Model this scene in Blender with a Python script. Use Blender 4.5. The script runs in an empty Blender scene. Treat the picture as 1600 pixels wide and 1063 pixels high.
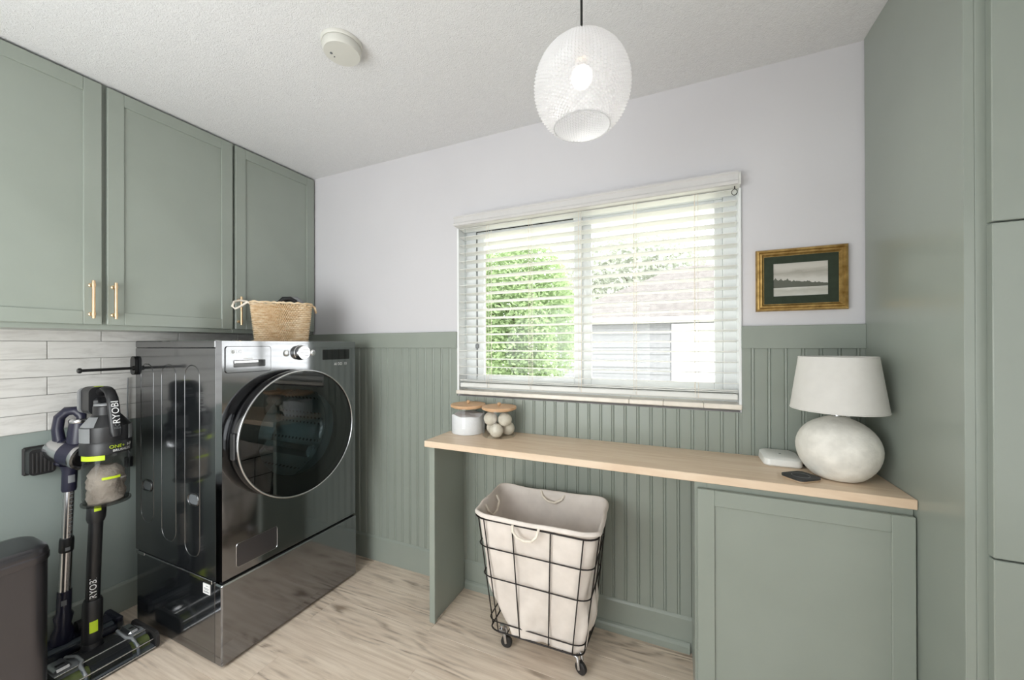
import bpy, math, random
from mathutils import Vector, Matrix
R = math.radians
PI = math.pi
random.seed(7)
scene = bpy.context.scene
COL = scene.collection

# ------------------------------------------------------------------ camera
# X right along the window wall, Y away from the camera (window wall at Y=0), Z up, metres
cam_d = bpy.data.cameras.new('camera')
cam_d.sensor_fit = 'HORIZONTAL'
cam_d.sensor_width = 36.0
cam_d.lens = 36.0 * 588.56 / 1600.0
cam_d.shift_y = (537.955 - 531.5) / 1600.0
cam_d.clip_start = 0.02
cam = bpy.data.objects.new('camera', cam_d)
COL.objects.link(cam)
_yaw, _pit, _rol = 0.4127, 0.002, -0.0028
_f = Vector((-math.sin(_yaw) * math.cos(_pit), math.cos(_yaw) * math.cos(_pit), math.sin(_pit)))
_r = Vector((math.cos(_yaw), math.sin(_yaw), 0))
_u = _r.cross(_f)
_r2 = math.cos(_rol) * _r + math.sin(_rol) * _u
_u2 = -math.sin(_rol) * _r + math.cos(_rol) * _u
M = Matrix.Identity(4)
for i in range(3):
    M[i][0], M[i][1], M[i][2] = _r2[i], _u2[i], -_f[i]
M[0][3], M[1][3], M[2][3] = 2.5553, -1.7952, 1.3191
cam.matrix_world = M
scene.camera = cam

# ------------------------------------------------------------------ sky, lights, exposure
world = bpy.data.worlds.new('overcast_sky')
scene.world = world
world.use_nodes = True
bg = world.node_tree.nodes['Background']
bg.inputs[0].default_value = (1.0, 1.0, 1.0, 1)
bg.inputs[1].default_value = 5.2

def area_light(name, loc, target, sx, sy, power, color, portal=False):
    d = bpy.data.lights.new(name, 'AREA')
    d.shape = 'RECTANGLE'
    d.size, d.size_y = sx, sy
    d.energy = power
    d.color = color
    if portal:
        d.cycles.is_portal = True
    o = bpy.data.objects.new(name, d)
    COL.objects.link(o)
    o.location = loc
    o.rotation_euler = (Vector(target) - Vector(loc)).to_track_quat('-Z', 'Y').to_euler()
    return o

# two added area fills, unseen; the rear and right walls have no openings
area_light('rear_fill_light', (1.85, -3.17, 1.0), (2.1, 0, 1.0), 1.7, 1.8, 31, (0.95, 1.0, 0.99))
area_light('right_fill_light', (3.93, -2.10, 1.15), (0, -2.10, 1.0), 1.5, 1.5, 8, (0.95, 1.0, 0.98))
# added soft point fill behind the camera, no lamp stands there
_cl = bpy.data.lights.new('left_fill_light', 'POINT')
_cl.energy, _cl.shadow_soft_size, _cl.color = 52, 0.5, (0.95, 0.99, 1.0)
_co = bpy.data.objects.new('left_fill_light', _cl)
COL.objects.link(_co)
_co.location = (1.20, -2.15, 1.25)
area_light('window_sky_portal', (2.12, 0.14, 1.5), (2.12, -1, 1.5), 1.3, 0.95, 1, (1, 1, 1), portal=True)

vs = scene.view_settings
vs.view_transform = 'Standard'
vs.look = 'None'
vs.gamma = 1.0
vs.use_curve_mapping = False
vs.exposure = 0.14

# ------------------------------------------------------------------ helpers
def lin(c):
    out = []
    for x in c[:3]:
        x /= 255.0
        out.append(x / 12.92 if x <= 0.04045 else ((x + 0.055) / 1.055) ** 2.4)
    return (*out, 1)

class NT:
    def __init__(s, name):
        s.m = bpy.data.materials.new(name)
        s.m.use_nodes = True
        s.t = s.m.node_tree
        s.b = s.t.nodes['Principled BSDF']
        s.out = s.t.nodes['Material Output']
    def n(s, typ, **kw):
        nd = s.t.nodes.new(typ)
        for k, v in kw.items():
            if hasattr(nd, k):
                setattr(nd, k, v)
            else:
                nd.inputs[k].default_value = v
        return nd
    def l(s, a, b):
        s.t.links.new(a, b)
    def coord(s, scale=(1, 1, 1), rnd=False, kind='Object'):
        tc = s.n('ShaderNodeTexCoord')
        mp = s.n('ShaderNodeMapping')
        mp.inputs['Scale'].default_value = scale
        s.l(tc.outputs[kind], mp.inputs['Vector'])
        if rnd:
            oi = s.n('ShaderNodeObjectInfo')
            mu = s.n('ShaderNodeVectorMath', operation='SCALE')
            mu.inputs[0].default_value = (37.0, 53.0, 11.0)
            s.l(oi.outputs['Random'], mu.inputs['Scale'])
            s.l(mu.outputs[0], mp.inputs['Location'])
        return mp.outputs['Vector']
    def ramp(s, fac, stops):
        r = s.n('ShaderNodeValToRGB')
        el = r.color_ramp.elements
        while len(el) < len(stops):
            el.new(0.5)
        for e, (p, c) in zip(el, stops):
            e.position = p
            e.color = lin(c)
        s.l(fac, r.inputs['Fac'])
        return r.outputs['Color']
    def noise(s, vec, scale, detail=3, rough=0.55, dist=0.0):
        nd = s.n('ShaderNodeTexNoise')
        nd.inputs['Scale'].default_value = scale
        nd.inputs['Detail'].default_value = detail
        nd.inputs['Roughness'].default_value = rough
        nd.inputs['Distortion'].default_value = dist
        s.l(vec, nd.inputs['Vector'])
        return nd.outputs['Fac']
    def bump(s, h, strength, distance):
        b = s.n('ShaderNodeBump')
        b.inputs['Strength'].default_value = strength
        b.inputs['Distance'].default_value = distance
        s.l(h, b.inputs['Height'])
        s.l(b.outputs['Normal'], s.b.inputs['Normal'])

MATS = {}
def mat(name, c, rough=0.5, metal=0.0, var=6, nscale=8, bstr=0.0, bscale=60, bdist=0.001, spec=0.5, coat=0.0, stretch=(1, 1, 1), transl=None):
    """painted / plastic / metal surface: base colour with faint mottling and fine relief"""
    t = NT(name)
    v = t.coord(stretch)
    f = t.noise(v, nscale)
    hi = [min(255, x + var) for x in c]
    lo = [max(0, x - var) for x in c]
    t.l(t.ramp(f, [(0.3, lo), (0.7, hi)]), t.b.inputs['Base Color'])
    t.b.inputs['Roughness'].default_value = rough
    t.b.inputs['Metallic'].default_value = metal
    t.b.inputs['Specular IOR Level'].default_value = spec
    t.b.inputs['Coat Weight'].default_value = coat
    t.b.inputs['Coat Roughness'].default_value = 0.08
    if bstr:
        t.bump(t.noise(v, bscale, 4), bstr, bdist)
    if transl:
        tr = t.n('ShaderNodeBsdfTranslucent')
        tr.inputs['Color'].default_value = lin(c)
        mx = t.n('ShaderNodeMixShader')
        mx.inputs[0].default_value = transl
        t.l(t.b.outputs[0], mx.inputs[1])
        t.l(tr.outputs[0], mx.inputs[2])
        t.l(mx.outputs[0], t.out.inputs['Surface'])
    MATS[name] = t.m
    return t.m

def glass(name, tint, rough=0.0, ior=1.45):
    t = NT(name)
    tr = t.n('ShaderNodeBsdfTransparent')
    v = t.coord()
    c = t.ramp(t.noise(v, 3), [(0.2, [max(0, x - 3) for x in tint]), (0.8, tint)])
    t.l(c, tr.inputs['Color'])
    gl = t.n('ShaderNodeBsdfGlossy')
    gl.inputs['Roughness'].default_value = rough
    lw = t.n('ShaderNodeLayerWeight'); lw.inputs['Blend'].default_value = 0.5
    p5 = t.n('ShaderNodeMath', operation='POWER'); p5.inputs[1].default_value = 4.0
    t.l(lw.outputs['Facing'], p5.inputs[0])
    f0 = ((ior - 1) / (ior + 1)) ** 2
    fr = t.n('ShaderNodeMath', operation='MULTIPLY_ADD'); fr.inputs[1].default_value = 0.8; fr.inputs[2].default_value = f0
    t.l(p5.outputs[0], fr.inputs[0])
    mx = t.n('ShaderNodeMixShader')
    t.l(fr.outputs[0], mx.inputs[0])
    t.l(tr.outputs[0], mx.inputs[1])
    t.l(gl.outputs[0], mx.inputs[2])
    t.l(mx.outputs[0], t.out.inputs['Surface'])
    MATS[name] = t.m
    return t.m

class MB:
    """collects shapes in world coordinates and links them as one mesh object"""
    def __init__(s):
        s.v = []; s.f = []
    def add(s, vs, fs):
        o = len(s.v)
        s.v += [tuple(p) for p in vs]
        s.f += [tuple(i + o for i in f) for f in fs]
        return s
    def box(s, x0, x1, y0, y1, z0, z1, b=0.0):
        x0, x1 = min(x0, x1), max(x0, x1); y0, y1 = min(y0, y1), max(y0, y1); z0, z1 = min(z0, z1), max(z0, z1)
        b = min(b, (x1 - x0) * .45, (y1 - y0) * .45, (z1 - z0) * .45)
        if b <= 0:
            vs = [(x, y, z) for x in (x0, x1) for y in (y0, y1) for z in (z0, z1)]
            return s.add(vs, [(0, 1, 3, 2), (4, 6, 7, 5), (0, 4, 5, 1), (2, 3, 7, 6), (0, 2, 6, 4), (1, 5, 7, 3)])
        vs = []; ix = {}
        X, Y, Z = (x0, x1), (y0, y1), (z0, z1)
        for i in (0, 1):
            for j in (0, 1):
                for k in (0, 1):
                    sx, sy, sz = 1 - 2 * i, 1 - 2 * j, 1 - 2 * k
                    for a in range(3):
                        p = [X[i] + sx * b, Y[j] + sy * b, Z[k] + sz * b]
                        p[a] = (X[i], Y[j], Z[k])[a]
                        ix[i, j, k, a] = len(vs); vs.append(p)
        fs = []
        c = ((0, 0), (1, 0), (1, 1), (0, 1))
        for a in range(3):
            for e in (0, 1):
                q = []
                for (m, n) in c:
                    t = [m, n]; t.insert(a, e); q.append(ix[t[0], t[1], t[2], a])
                fs.append(q)
            b_, c_ = [q for q in range(3) if q != a]
            for m in (0, 1):
                for n in (0, 1):
                    def K(e, w):
                        t = [0, 0, 0]; t[a] = e; t[b_] = m; t[c_] = n
                        return ix[t[0], t[1], t[2], w]
                    fs.append((K(0, b_), K(1, b_), K(1, c_), K(0, c_)))
        for i in (0, 1):
            for j in (0, 1):
                for k in (0, 1):
                    fs.append((ix[i, j, k, 0], ix[i, j, k, 1], ix[i, j, k, 2]))
        return s.add(vs, fs)
    def ring(s, rings, closed=True, cap0=True, cap1=True, loop=False):
        """rings: list of equal-length point rings"""
        n = len(rings[0]); m = len(rings)
        vs = [p for r_ in rings for p in r_]; fs = []
        for i in range(m if loop else m - 1):
            a, b = i * n, ((i + 1) % m) * n
            for j in range(n if closed else n - 1):
                k = (j + 1) % n
                fs.append((a + j, a + k, b + k, b + j))
        if cap0 and not loop: fs.append(tuple(range(n - 1, -1, -1)))
        if cap1 and not loop: fs.append(tuple(range((m - 1) * n, m * n)))
        return s.add(vs, fs)
    def tube(s, path, rad, n=10, loop=False, caps=True, flat=1.0):
        path = [Vector(p) for p in path]
        m = len(path); rings = []; prev = None
        for i, p in enumerate(path):
            if loop: t = path[(i + 1) % m] - path[i - 1]
            else: t = path[min(i + 1, m - 1)] - path[max(i - 1, 0)]
            t.normalize()
            if prev is None:
                h = Vector((0, 0, 1)) if abs(t.z) < .9 else Vector((1, 0, 0))
                a = t.cross(h).normalized()
            else:
                a = (prev - t * prev.dot(t)).normalized()
            prev = a
            b = t.cross(a)
            rr = rad[i] if isinstance(rad, (list, tuple)) else rad
            rings.append([p + a * (rr * math.cos(q * 2 * PI / n)) + b * (rr * flat * math.sin(q * 2 * PI / n)) for q in range(n)])
        return s.ring(rings, True, caps, caps, loop)
    def lathe(s, prof, c=(0, 0, 0), axis='Z', n=40, cap=True, sx=1, sy=1):
        """prof: (radius, height) along the axis"""
        rings = []
        for r_, h in prof:
            rg = []
            for q in range(n):
                a = q * 2 * PI / n
                p = (r_ * math.cos(a) * sx, r_ * math.sin(a) * sy, h)
                if axis == 'X': p = (p[2], p[0], p[1])
                elif axis == 'Y': p = (p[1], p[2], p[0])
                rg.append((c[0] + p[0], c[1] + p[1], c[2] + p[2]))
            rings.append(rg)
        return s.ring(rings, True, cap and prof[0][0] > 1e-6, cap and prof[-1][0] > 1e-6)
    def prism(s, poly, axis, a, b):
        def P(p, h):
            if axis == 'X': return (h, p[0], p[1])
            if axis == 'Y': return (p[0], h, p[1])
            return (p[0], p[1], h)
        return s.ring([[P(p, a) for p in poly], [P(p, b) for p in poly]])
    def sphere(s, c, r, nu=24, nv=14, sz=1.0):
        return s.lathe([(r * math.sin(PI * i / nv) + 1e-7, -r * sz * math.cos(PI * i / nv)) for i in range(nv + 1)], c, 'Z', nu, cap=False)
    def xf(s, m):
        s.v = [tuple(m @ Vector(p)) for p in s.v]
        return s
    def build(s, name, m, parent=None, smooth=None, origin=None):
        vx = s.v
        if origin is None:
            lo = [min(p[i] for p in vx) for i in range(3)]; hi = [max(p[i] for p in vx) for i in range(3)]
            origin = Vector([(a + b) / 2 for a, b in zip(lo, hi)])
        origin = Vector(origin)
        me = bpy.data.meshes.new(name)
        me.from_pydata([tuple(Vector(p) - origin) for p in vx], [], s.f)
        me.validate(); me.update()
        import bmesh
        bm = bmesh.new(); bm.from_mesh(me)
        bmesh.ops.recalc_face_normals(bm, faces=bm.faces)
        bm.to_mesh(me); bm.free()
        if smooth:
            me.shade_smooth(); me.set_sharp_from_angle(angle=R(smooth))
        if m is not None: me.materials.append(m if not isinstance(m, str) else MATS[m])
        return link(name, me, parent, origin)

ORG = {}
def link(name, me, parent, origin):
    o = bpy.data.objects.new(name, me)
    COL.objects.link(o)
    ORG[o.name] = Vector(origin)
    if parent is not None:
        o.parent = parent
        o.location = Vector(origin) - ORG[parent.name]
    else:
        o.location = origin
    return o

def tag(o, label, cat, group=None):
    o['label'] = label; o['category'] = cat
    if group: o['group'] = group
    return o
def thing(name, loc, label, cat, group=None):
    return tag(link(name, None, None, loc), label, cat, group)
def struct(o):
    o['kind'] = 'structure'
    return o
def lab(o, label):
    o['label'] = label
    return o

def rrect(x0, x1, y0, y1, r, n=6):
    out = []
    for cx, cy, a0 in ((x1 - r, y1 - r, 0), (x0 + r, y1 - r, 90), (x0 + r, y0 + r, 180), (x1 - r, y0 + r, 270)):
        for i in range(n + 1):
            a = R(a0 + 90 * i / n)
            out.append((cx + r * math.cos(a), cy + r * math.sin(a)))
    return out

def writing(name, body, fn, size, m, parent, align='CENTER', extrude=0.0):
    """lettering mapped onto a surface by fn(x, y) -> point"""
    cu = bpy.data.curves.new('lettering', 'FONT')
    cu.body = body; cu.size = size; cu.align_x = align; cu.align_y = 'CENTER'
    cu.resolution_u = 3
    tmp = bpy.data.objects.new('lettering_tmp', cu)
    COL.objects.link(tmp)
    me0 = bpy.data.meshes.new_from_object(tmp)
    vs_ = [fn(v.co.x, v.co.y) for v in me0.vertices]
    fs_ = [tuple(p.vertices) for p in me0.polygons]
    bpy.data.objects.remove(tmp); bpy.data.curves.remove(cu); bpy.data.meshes.remove(me0)
    b = MB(); b.add(vs_, fs_)
    return b.build(name, m, parent)

# ------------------------------------------------------------------ materials
GREEN = (147, 154, 145)
mat('green_paint', GREEN, 0.28, var=3, nscale=3, bstr=0.05, bscale=90, bdist=0.0006)
mat('green_wall_paint', (147, 157, 152), 0.42, var=3, nscale=3, bstr=0.08, bscale=120, bdist=0.0008)
mat('white_wall_paint', (212, 210, 213), 0.55, var=2, nscale=2, bstr=0.22, bscale=45, bdist=0.002)
mat('white_plastic', (236, 236, 232), 0.35, var=2)
mat('valance_white', (208, 206, 205), 0.4, var=2)
mat('white_vinyl', (238, 240, 240), 0.3, var=2)
mat('blind_white', (240, 240, 236), 0.38, var=2, nscale=3, transl=0.12)
mat('brass', (224, 194, 156), 0.32, 1.0, var=8, nscale=20)
mat('black_metal', (26, 26, 26), 0.35, 0.3, var=4)
mat('wire_black', (34, 29, 28), 0.4, 0.4, var=4)
mat('black_plastic', (30, 30, 32), 0.38, var=4, bstr=0.05, bscale=300)
mat('black_gloss', (10, 10, 12), 0.06, var=2, spec=0.6)
mat('grey_plastic', (128, 130, 132), 0.35, var=5)
mat('silver', (200, 200, 202), 0.22, 1.0, var=6, nscale=15)
mat('chrome', (225, 226, 228), 0.08, 1.0, var=3)
mat('lime', (190, 214, 40), 0.4, var=5)
mat('aged_plastic', (206, 205, 198), 0.4, var=2)
mat('olive_bristle', (128, 134, 70), 0.8, var=20, nscale=40)
mat('navy_plastic', (34, 34, 52), 0.32, var=4)
mat('rubber', (38, 36, 36), 0.6, var=4)
mat('black_steel', (140, 141, 144), 0.09, 1.0, var=3, nscale=3)
mat('black_enamel', (24, 26, 28), 0.13, var=2, spec=0.9, coat=0.6)
mat('dark_bronze', (94, 92, 96), 0.28, 0.85, var=3, nscale=2)
mat('white_print', (240, 240, 240), 0.5, var=1)
mat('grey_print', (120, 124, 126), 0.5, var=1)
mat('linen', (242, 233, 225), 0.85, var=7, nscale=14, bstr=0.25, bscale=260, bdist=0.0012, transl=0.15)
mat('rope', (238, 228, 214), 0.85, var=8, nscale=60, bstr=0.5, bscale=200, bdist=0.002)
mat('shade_fabric', (240, 238, 234), 0.9, var=3, nscale=30, bstr=0.2, bscale=300, bdist=0.0008, transl=0.3)
mat('white_ceramic', (232, 229, 221), 0.6, var=13, nscale=16, bstr=0.8, bscale=22, bdist=0.006)
mat('powder', (246, 244, 246), 0.9, var=3, nscale=30, bstr=0.5, bscale=90, bdist=0.003)
mat('wool', (224, 214, 198), 0.95, var=8, nscale=40, bstr=0.7, bscale=170, bdist=0.003)
mat('dust', (208, 196, 182), 0.95, var=30, nscale=14, bstr=0.8, bscale=60, bdist=0.01)
mat('mat_board', (44, 54, 40), 0.85, var=4, nscale=50)
mat('charger_black', (44, 46, 48), 0.55, var=5, nscale=30)
mat('tan_edge', (196, 170, 140), 0.5, var=6)
mat('stone_sill', (236, 228, 216), 0.25, var=8, nscale=12)
mat('drum_steel', (178, 182, 184), 0.25, 1.0, var=10, nscale=30)
mat('gasket_grey', (96, 100, 104), 0.5, var=5)
mat('siding', (134, 135, 139), 0.6, var=5)
mat('roof_shingle', (112, 108, 106), 0.9, var=9, nscale=6, bstr=0.4, bscale=20, bdist=0.02)
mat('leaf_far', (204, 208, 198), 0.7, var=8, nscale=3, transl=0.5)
mat('leaf', (164, 184, 140), 0.6, var=16, nscale=3, transl=0.5)
mat('bark', (112, 98, 84), 0.9, var=15, nscale=12, bstr=0.6, bscale=20, bdist=0.02)
mat('grass', (196, 196, 182), 0.9, var=18, nscale=4)
glass('clear_glass', (250, 252, 252))
glass('window_glass', (250, 251, 250), ior=1.3)
glass('door_glass', (186, 194, 196), ior=1.8)
glass('bowl_glass', (226, 240, 240), ior=1.5)
glass('smoke_plastic', (205, 205, 205), 0.05)
glass('head_plastic', (200, 205, 210), 0.03)

# oak-look vinyl floor: cathedral grain running along X
t = NT('floor_oak')
v = t.coord((1.15, 7.0, 1.0), rnd=True)
n1 = t.noise(v, 1.25, 1.5, 0.4, 0.25)
mm = t.n('ShaderNodeMath', operation='MULTIPLY'); mm.inputs[1].default_value = 58.0
t.l(n1, mm.inputs[0])
sn = t.n('ShaderNodeMath', operation='SINE'); t.l(mm.outputs[0], sn.inputs[0])
s2 = t.n('ShaderNodeMath', operation='MULTIPLY_ADD'); s2.inputs[1].default_value = 0.5; s2.inputs[2].default_value = 0.5
t.l(sn.outputs[0], s2.inputs[0])
pw = t.n('ShaderNodeMath', operation='POWER'); pw.inputs[1].default_value = 1.6
t.l(s2.outputs[0], pw.inputs[0])
msk = t.noise(t.coord((1.6, 6.0, 1.0), rnd=True), 1.3, 3, 0.6, 0.0)
mk2 = t.ramp(msk, [(0.44, (40, 40, 40)), (0.62, (240, 240, 240))])
v2 = t.coord((3.0, 70.0, 1.0), rnd=True)
fine = t.noise(v2, 1.0, 4, 0.65)
brk = t.ramp(t.noise(t.coord((9.0, 60.0, 1.0), rnd=True), 1.0, 3, 0.6), [(0.35, (60, 60, 60)), (0.6, (255, 255, 255))])
mul = t.n('ShaderNodeMath', operation='MULTIPLY'); t.l(pw.outputs[0], mul.inputs[0]); t.l(mk2, mul.inputs[1])
mul2 = t.n('ShaderNodeMath', operation='MULTIPLY'); t.l(mul.outputs[0], mul2.inputs[0]); t.l(brk, mul2.inputs[1])
c1 = t.ramp(fine, [(0.3, (208, 188, 168)), (0.7, (238, 222, 204))])
mixc = t.n('ShaderNodeMix', data_type='RGBA'); mixc.inputs[7].default_value = lin((140, 121, 104))
t.l(mul2.outputs[0], mixc.inputs[0]); t.l(c1, mixc.inputs[6])
t.l(mixc.outputs[2], t.b.inputs['Base Color'])
t.b.inputs['Roughness'].default_value = 0.42
t.bump(fine, 0.15, 0.001)
MATS['floor_oak'] = t.m

# maple worktop
t = NT('maple')
v = t.coord((1.6, 22.0, 8.0))
f = t.noise(v, 2.0, 4, 0.6, 0.4)
t.l(t.ramp(f, [(0.25, (214, 186, 158)), (0.55, (229, 206, 180)), (0.8, (238, 219, 196))]), t.b.inputs['Base Color'])
t.b.inputs['Roughness'].default_value = 0.4
MATS['maple'] = t.m
t = NT('lid_wood')
v = t.coord((4, 30, 4), rnd=True)
f = t.noise(v, 2.0, 4, 0.6, 0.6)
t.l(t.ramp(f, [(0.25, (196, 152, 112)), (0.75, (224, 188, 150))]), t.b.inputs['Base Color'])
t.b.inputs['Roughness'].default_value = 0.45
MATS['lid_wood'] = t.m

# orange-peel ceiling
t = NT('textured_ceiling')
v = t.coord()
f1 = t.noise(v, 55, 3, 0.6, 1.2)
t.l(t.ramp(f1, [(0.3, (222, 222, 223)), (0.7, (229, 229, 230))]), t.b.inputs['Base Color'])
t.b.inputs['Roughness'].default_value = 0.6
vor = t.noise(v, 85, 2, 0.5, 2.0)
t.bump(vor, 0.55, 0.006)
MATS['textured_ceiling'] = t.m

# grey-white wood-look wall tile
t = NT('white_tile')
v = t.coord((4, 3, 14), rnd=True)
f = t.noise(v, 2.2, 5, 0.65, 0.8)
t.l(t.ramp(f, [(0.2, (186, 182, 178)), (0.5, (214, 212, 208)), (0.8, (224, 222, 219))]), t.b.inputs['Base Color'])
t.b.inputs['Roughness'].default_value = 0.22
t.bump(f, 0.12, 0.002)
MATS['white_tile'] = t.m
mat('grout', (150, 148, 145), 0.9, var=4, nscale=40)

# sea-grass
t = NT('seagrass')
v = t.coord((30, 30, 120))
f = t.noise(v, 1.0, 3, 0.6)
t.l(t.ramp(f, [(0.28, (196, 160, 116)), (0.5, (226, 200, 164)), (0.75, (246, 232, 208))]), t.b.inputs['Base Color'])
t.b.inputs['Roughness'].default_value = 0.7
MATS['seagrass'] = t.m

# gold picture frame
t = NT('gold_leaf')
v = t.coord()
f = t.noise(v, 40, 4)
t.l(t.ramp(f, [(0.3, (146, 114, 62)), (0.7, (200, 166, 104))]), t.b.inputs['Base Color'])
t.b.inputs['Metallic'].default_value = 0.8
t.b.inputs['Roughness'].default_value = 0.35
MATS['gold_leaf'] = t.m

# framed print: misty lake with a tree line (flat print; object space, x across, z up, metres)
t = NT('landscape_print')
tc = t.n('ShaderNodeTexCoord'); sp = t.n('ShaderNodeSeparateXYZ'); t.l(tc.outputs['Object'], sp.inputs[0])
z01 = t.n('ShaderNodeMapRange'); z01.inputs[1].default_value = -0.065; z01.inputs[2].default_value = 0.065
t.l(sp.outputs['Z'], z01.inputs[0])
vv = t.coord((14, 1, 45)); cl = t.noise(vv, 1.0, 4, 0.6, 0.5)
ad = t.n('ShaderNodeMath', operation='MULTIPLY_ADD'); ad.inputs[1].default_value = 0.30; t.l(cl, ad.inputs[0]); t.l(z01.outputs[0], ad.inputs[2])
base = t.ramp(ad.outputs[0], [(0.1, (206, 204, 196)), (0.3, (180, 178, 168)), (0.47, (214, 212, 206)), (0.62, (206, 203, 196)), (0.85, (164, 160, 150)), (1.0, (196, 192, 184))])
tv = t.coord((60, 1, 0.01)); tn = t.noise(tv, 1.0, 4, 0.6)
# tree mass taller at the left
tx = t.n('ShaderNodeMapRange'); tx.inputs[1].default_value = -0.09; tx.inputs[2].default_value = 0.09; tx.inputs[3].default_value = 0.062; tx.inputs[4].default_value = 0.014
t.l(sp.outputs['X'], tx.inputs[0])
th = t.n('ShaderNodeMath', operation='MULTIPLY'); t.l(tn, th.inputs[0]); t.l(tx.outputs[0], th.inputs[1])
zz = t.n('ShaderNodeMath', operation='ADD'); zz.inputs[1].default_value = 0.027; t.l(sp.outputs['Z'], zz.inputs[0])
lt = t.n('ShaderNodeMath', operation='LESS_THAN'); t.l(zz.outputs[0], lt.inputs[0]); t.l(th.outputs[0], lt.inputs[1])
gt = t.n('ShaderNodeMath', operation='GREATER_THAN'); gt.inputs[1].default_value = -0.004; t.l(zz.outputs[0], gt.inputs[0])
an = t.n('ShaderNodeMath', operation='MULTIPLY'); t.l(lt.outputs[0], an.inputs[0]); t.l(gt.outputs[0], an.inputs[1])
mx = t.n('ShaderNodeMix', data_type='RGBA'); mx.inputs[7].default_value = lin((92, 94, 84)); t.l(an.outputs[0], mx.inputs[0]); t.l(base, mx.inputs[6])
t.l(mx.outputs[2], t.b.inputs['Base Color']); t.b.inputs['Roughness'].default_value = 0.6
MATS['landscape_print'] = t.m

# frosted prismatic pendant glass
t = NT('frosted_glass')
tr = t.n('ShaderNodeBsdfTranslucent'); tr.inputs['Color'].default_value = (0.82, 0.82, 0.82, 1)
tp = t.n('ShaderNodeBsdfTransparent'); tp.inputs['Color'].default_value = (0.96, 0.96, 0.96, 1)
t.l(t.ramp(t.noise(t.coord(), 20), [(0.3, (196, 196, 198)), (0.7, (206, 206, 208))]), t.b.inputs['Base Color'])
t.b.inputs['Roughness'].default_value = 0.15
m1 = t.n('ShaderNodeMixShader'); m1.inputs[0].default_value = 0.22
t.l(tr.outputs[0], m1.inputs[1]); t.l(tp.outputs[0], m1.inputs[2])
m2 = t.n('ShaderNodeMixShader'); m2.inputs[0].default_value = 0.50
t.l(m1.outputs[0], m2.inputs[1]); t.l(t.b.outputs[0], m2.inputs[2])
t.l(m2.outputs[0], t.out.inputs['Surface'])
MATS['frosted_glass'] = t.m
t = NT('bulb_glow')
t.b.inputs['Base Color'].default_value = (1, 1, 1, 1)
t.l(t.ramp(t.noise(t.coord(), 5), [(0.2, (255, 250, 242)), (0.8, (255, 252, 246))]), t.b.inputs['Emission Color'])
t.b.inputs['Emission Strength'].default_value = 5
MATS['bulb_glow'] = t.m

# perforated washer drum
t = NT('perforated_drum')
tc = t.n('ShaderNodeTexCoord'); mp = t.n('ShaderNodeMapping'); mp.inputs['Scale'].default_value = (34, 34, 34); t.l(tc.outputs['Object'], mp.inputs[0])
vo = t.n('ShaderNodeTexVoronoi'); vo.inputs['Scale'].default_value = 1.0; vo.inputs['Randomness'].default_value = 0.0
t.l(mp.outputs[0], vo.inputs['Vector'])
t.l(t.ramp(vo.outputs['Distance'], [(0.2, (30, 32, 34)), (0.28, (170, 174, 176))]), t.b.inputs['Base Color'])
t.b.inputs['Metallic'].default_value = 0.9; t.b.inputs['Roughness'].default_value = 0.3
MATS['perforated_drum'] = t.m

# ------------------------------------------------------------------ the room
W, H, XL = 3.1888, 2.44, 0.014
XR, YF = 3.95, -3.20
WX0, WX1, WZ0, WZ1 = 1.4486, 2.7941, 1.0515, 2.0          # window opening

floor = struct(MB().box(XL - .1, XR + .1, YF - .4, .12, -.1, -.003).build('floor', 'floor_oak'))
pw_, pl_ = 0.181, 1.22
row = 0
y = 0.0
while y > YF - .3:
    y0 = max(y - pw_, YF - .3)
    x = XL - ((row * 0.47 + .31) % 1.0) * pl_
    while x < XR:
        a, b = max(x, XL), min(x + pl_, XR)
        if b - a > .02:
            MB().box(a + .0003, b - .0003, y0 + .0003, y - .0003, -.012, 0.0, .0007).build('plank', 'floor_oak', floor)
        x += pl_
    y = y0; row += 1
    if y0 <= YF - .3 + 1e-6: break

struct(MB().box(XL - .1, XR + .1, YF - .12, .14, H, H + .1).build('ceiling', 'textured_ceiling'))

wb = MB()
wb.box(XL - .1, WX0, 0, .14, -.1, H)
wb.box(WX1, XR + .1, 0, .14, -.1, H)
wb.box(WX0, WX1, 0, .14, WZ1, H)
wb.box(WX0, WX1, 0, .14, -.1, WZ0 - .012)
wall_back = struct(wb.build('wall_back', 'white_wall_paint'))

wall_left = struct(MB().box(XL - .1, XL, YF - .12, 0, -.1, H).build('wall_left', 'green_wall_paint'))
struct(MB().box(XR, XR + .1, YF - .12, 0, -.1, H).build('wall_right', 'white_wall_paint'))
struct(MB().box(XL, XR, YF - .12, YF, -.1, H).build('wall_front', 'white_wall_paint'))

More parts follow.
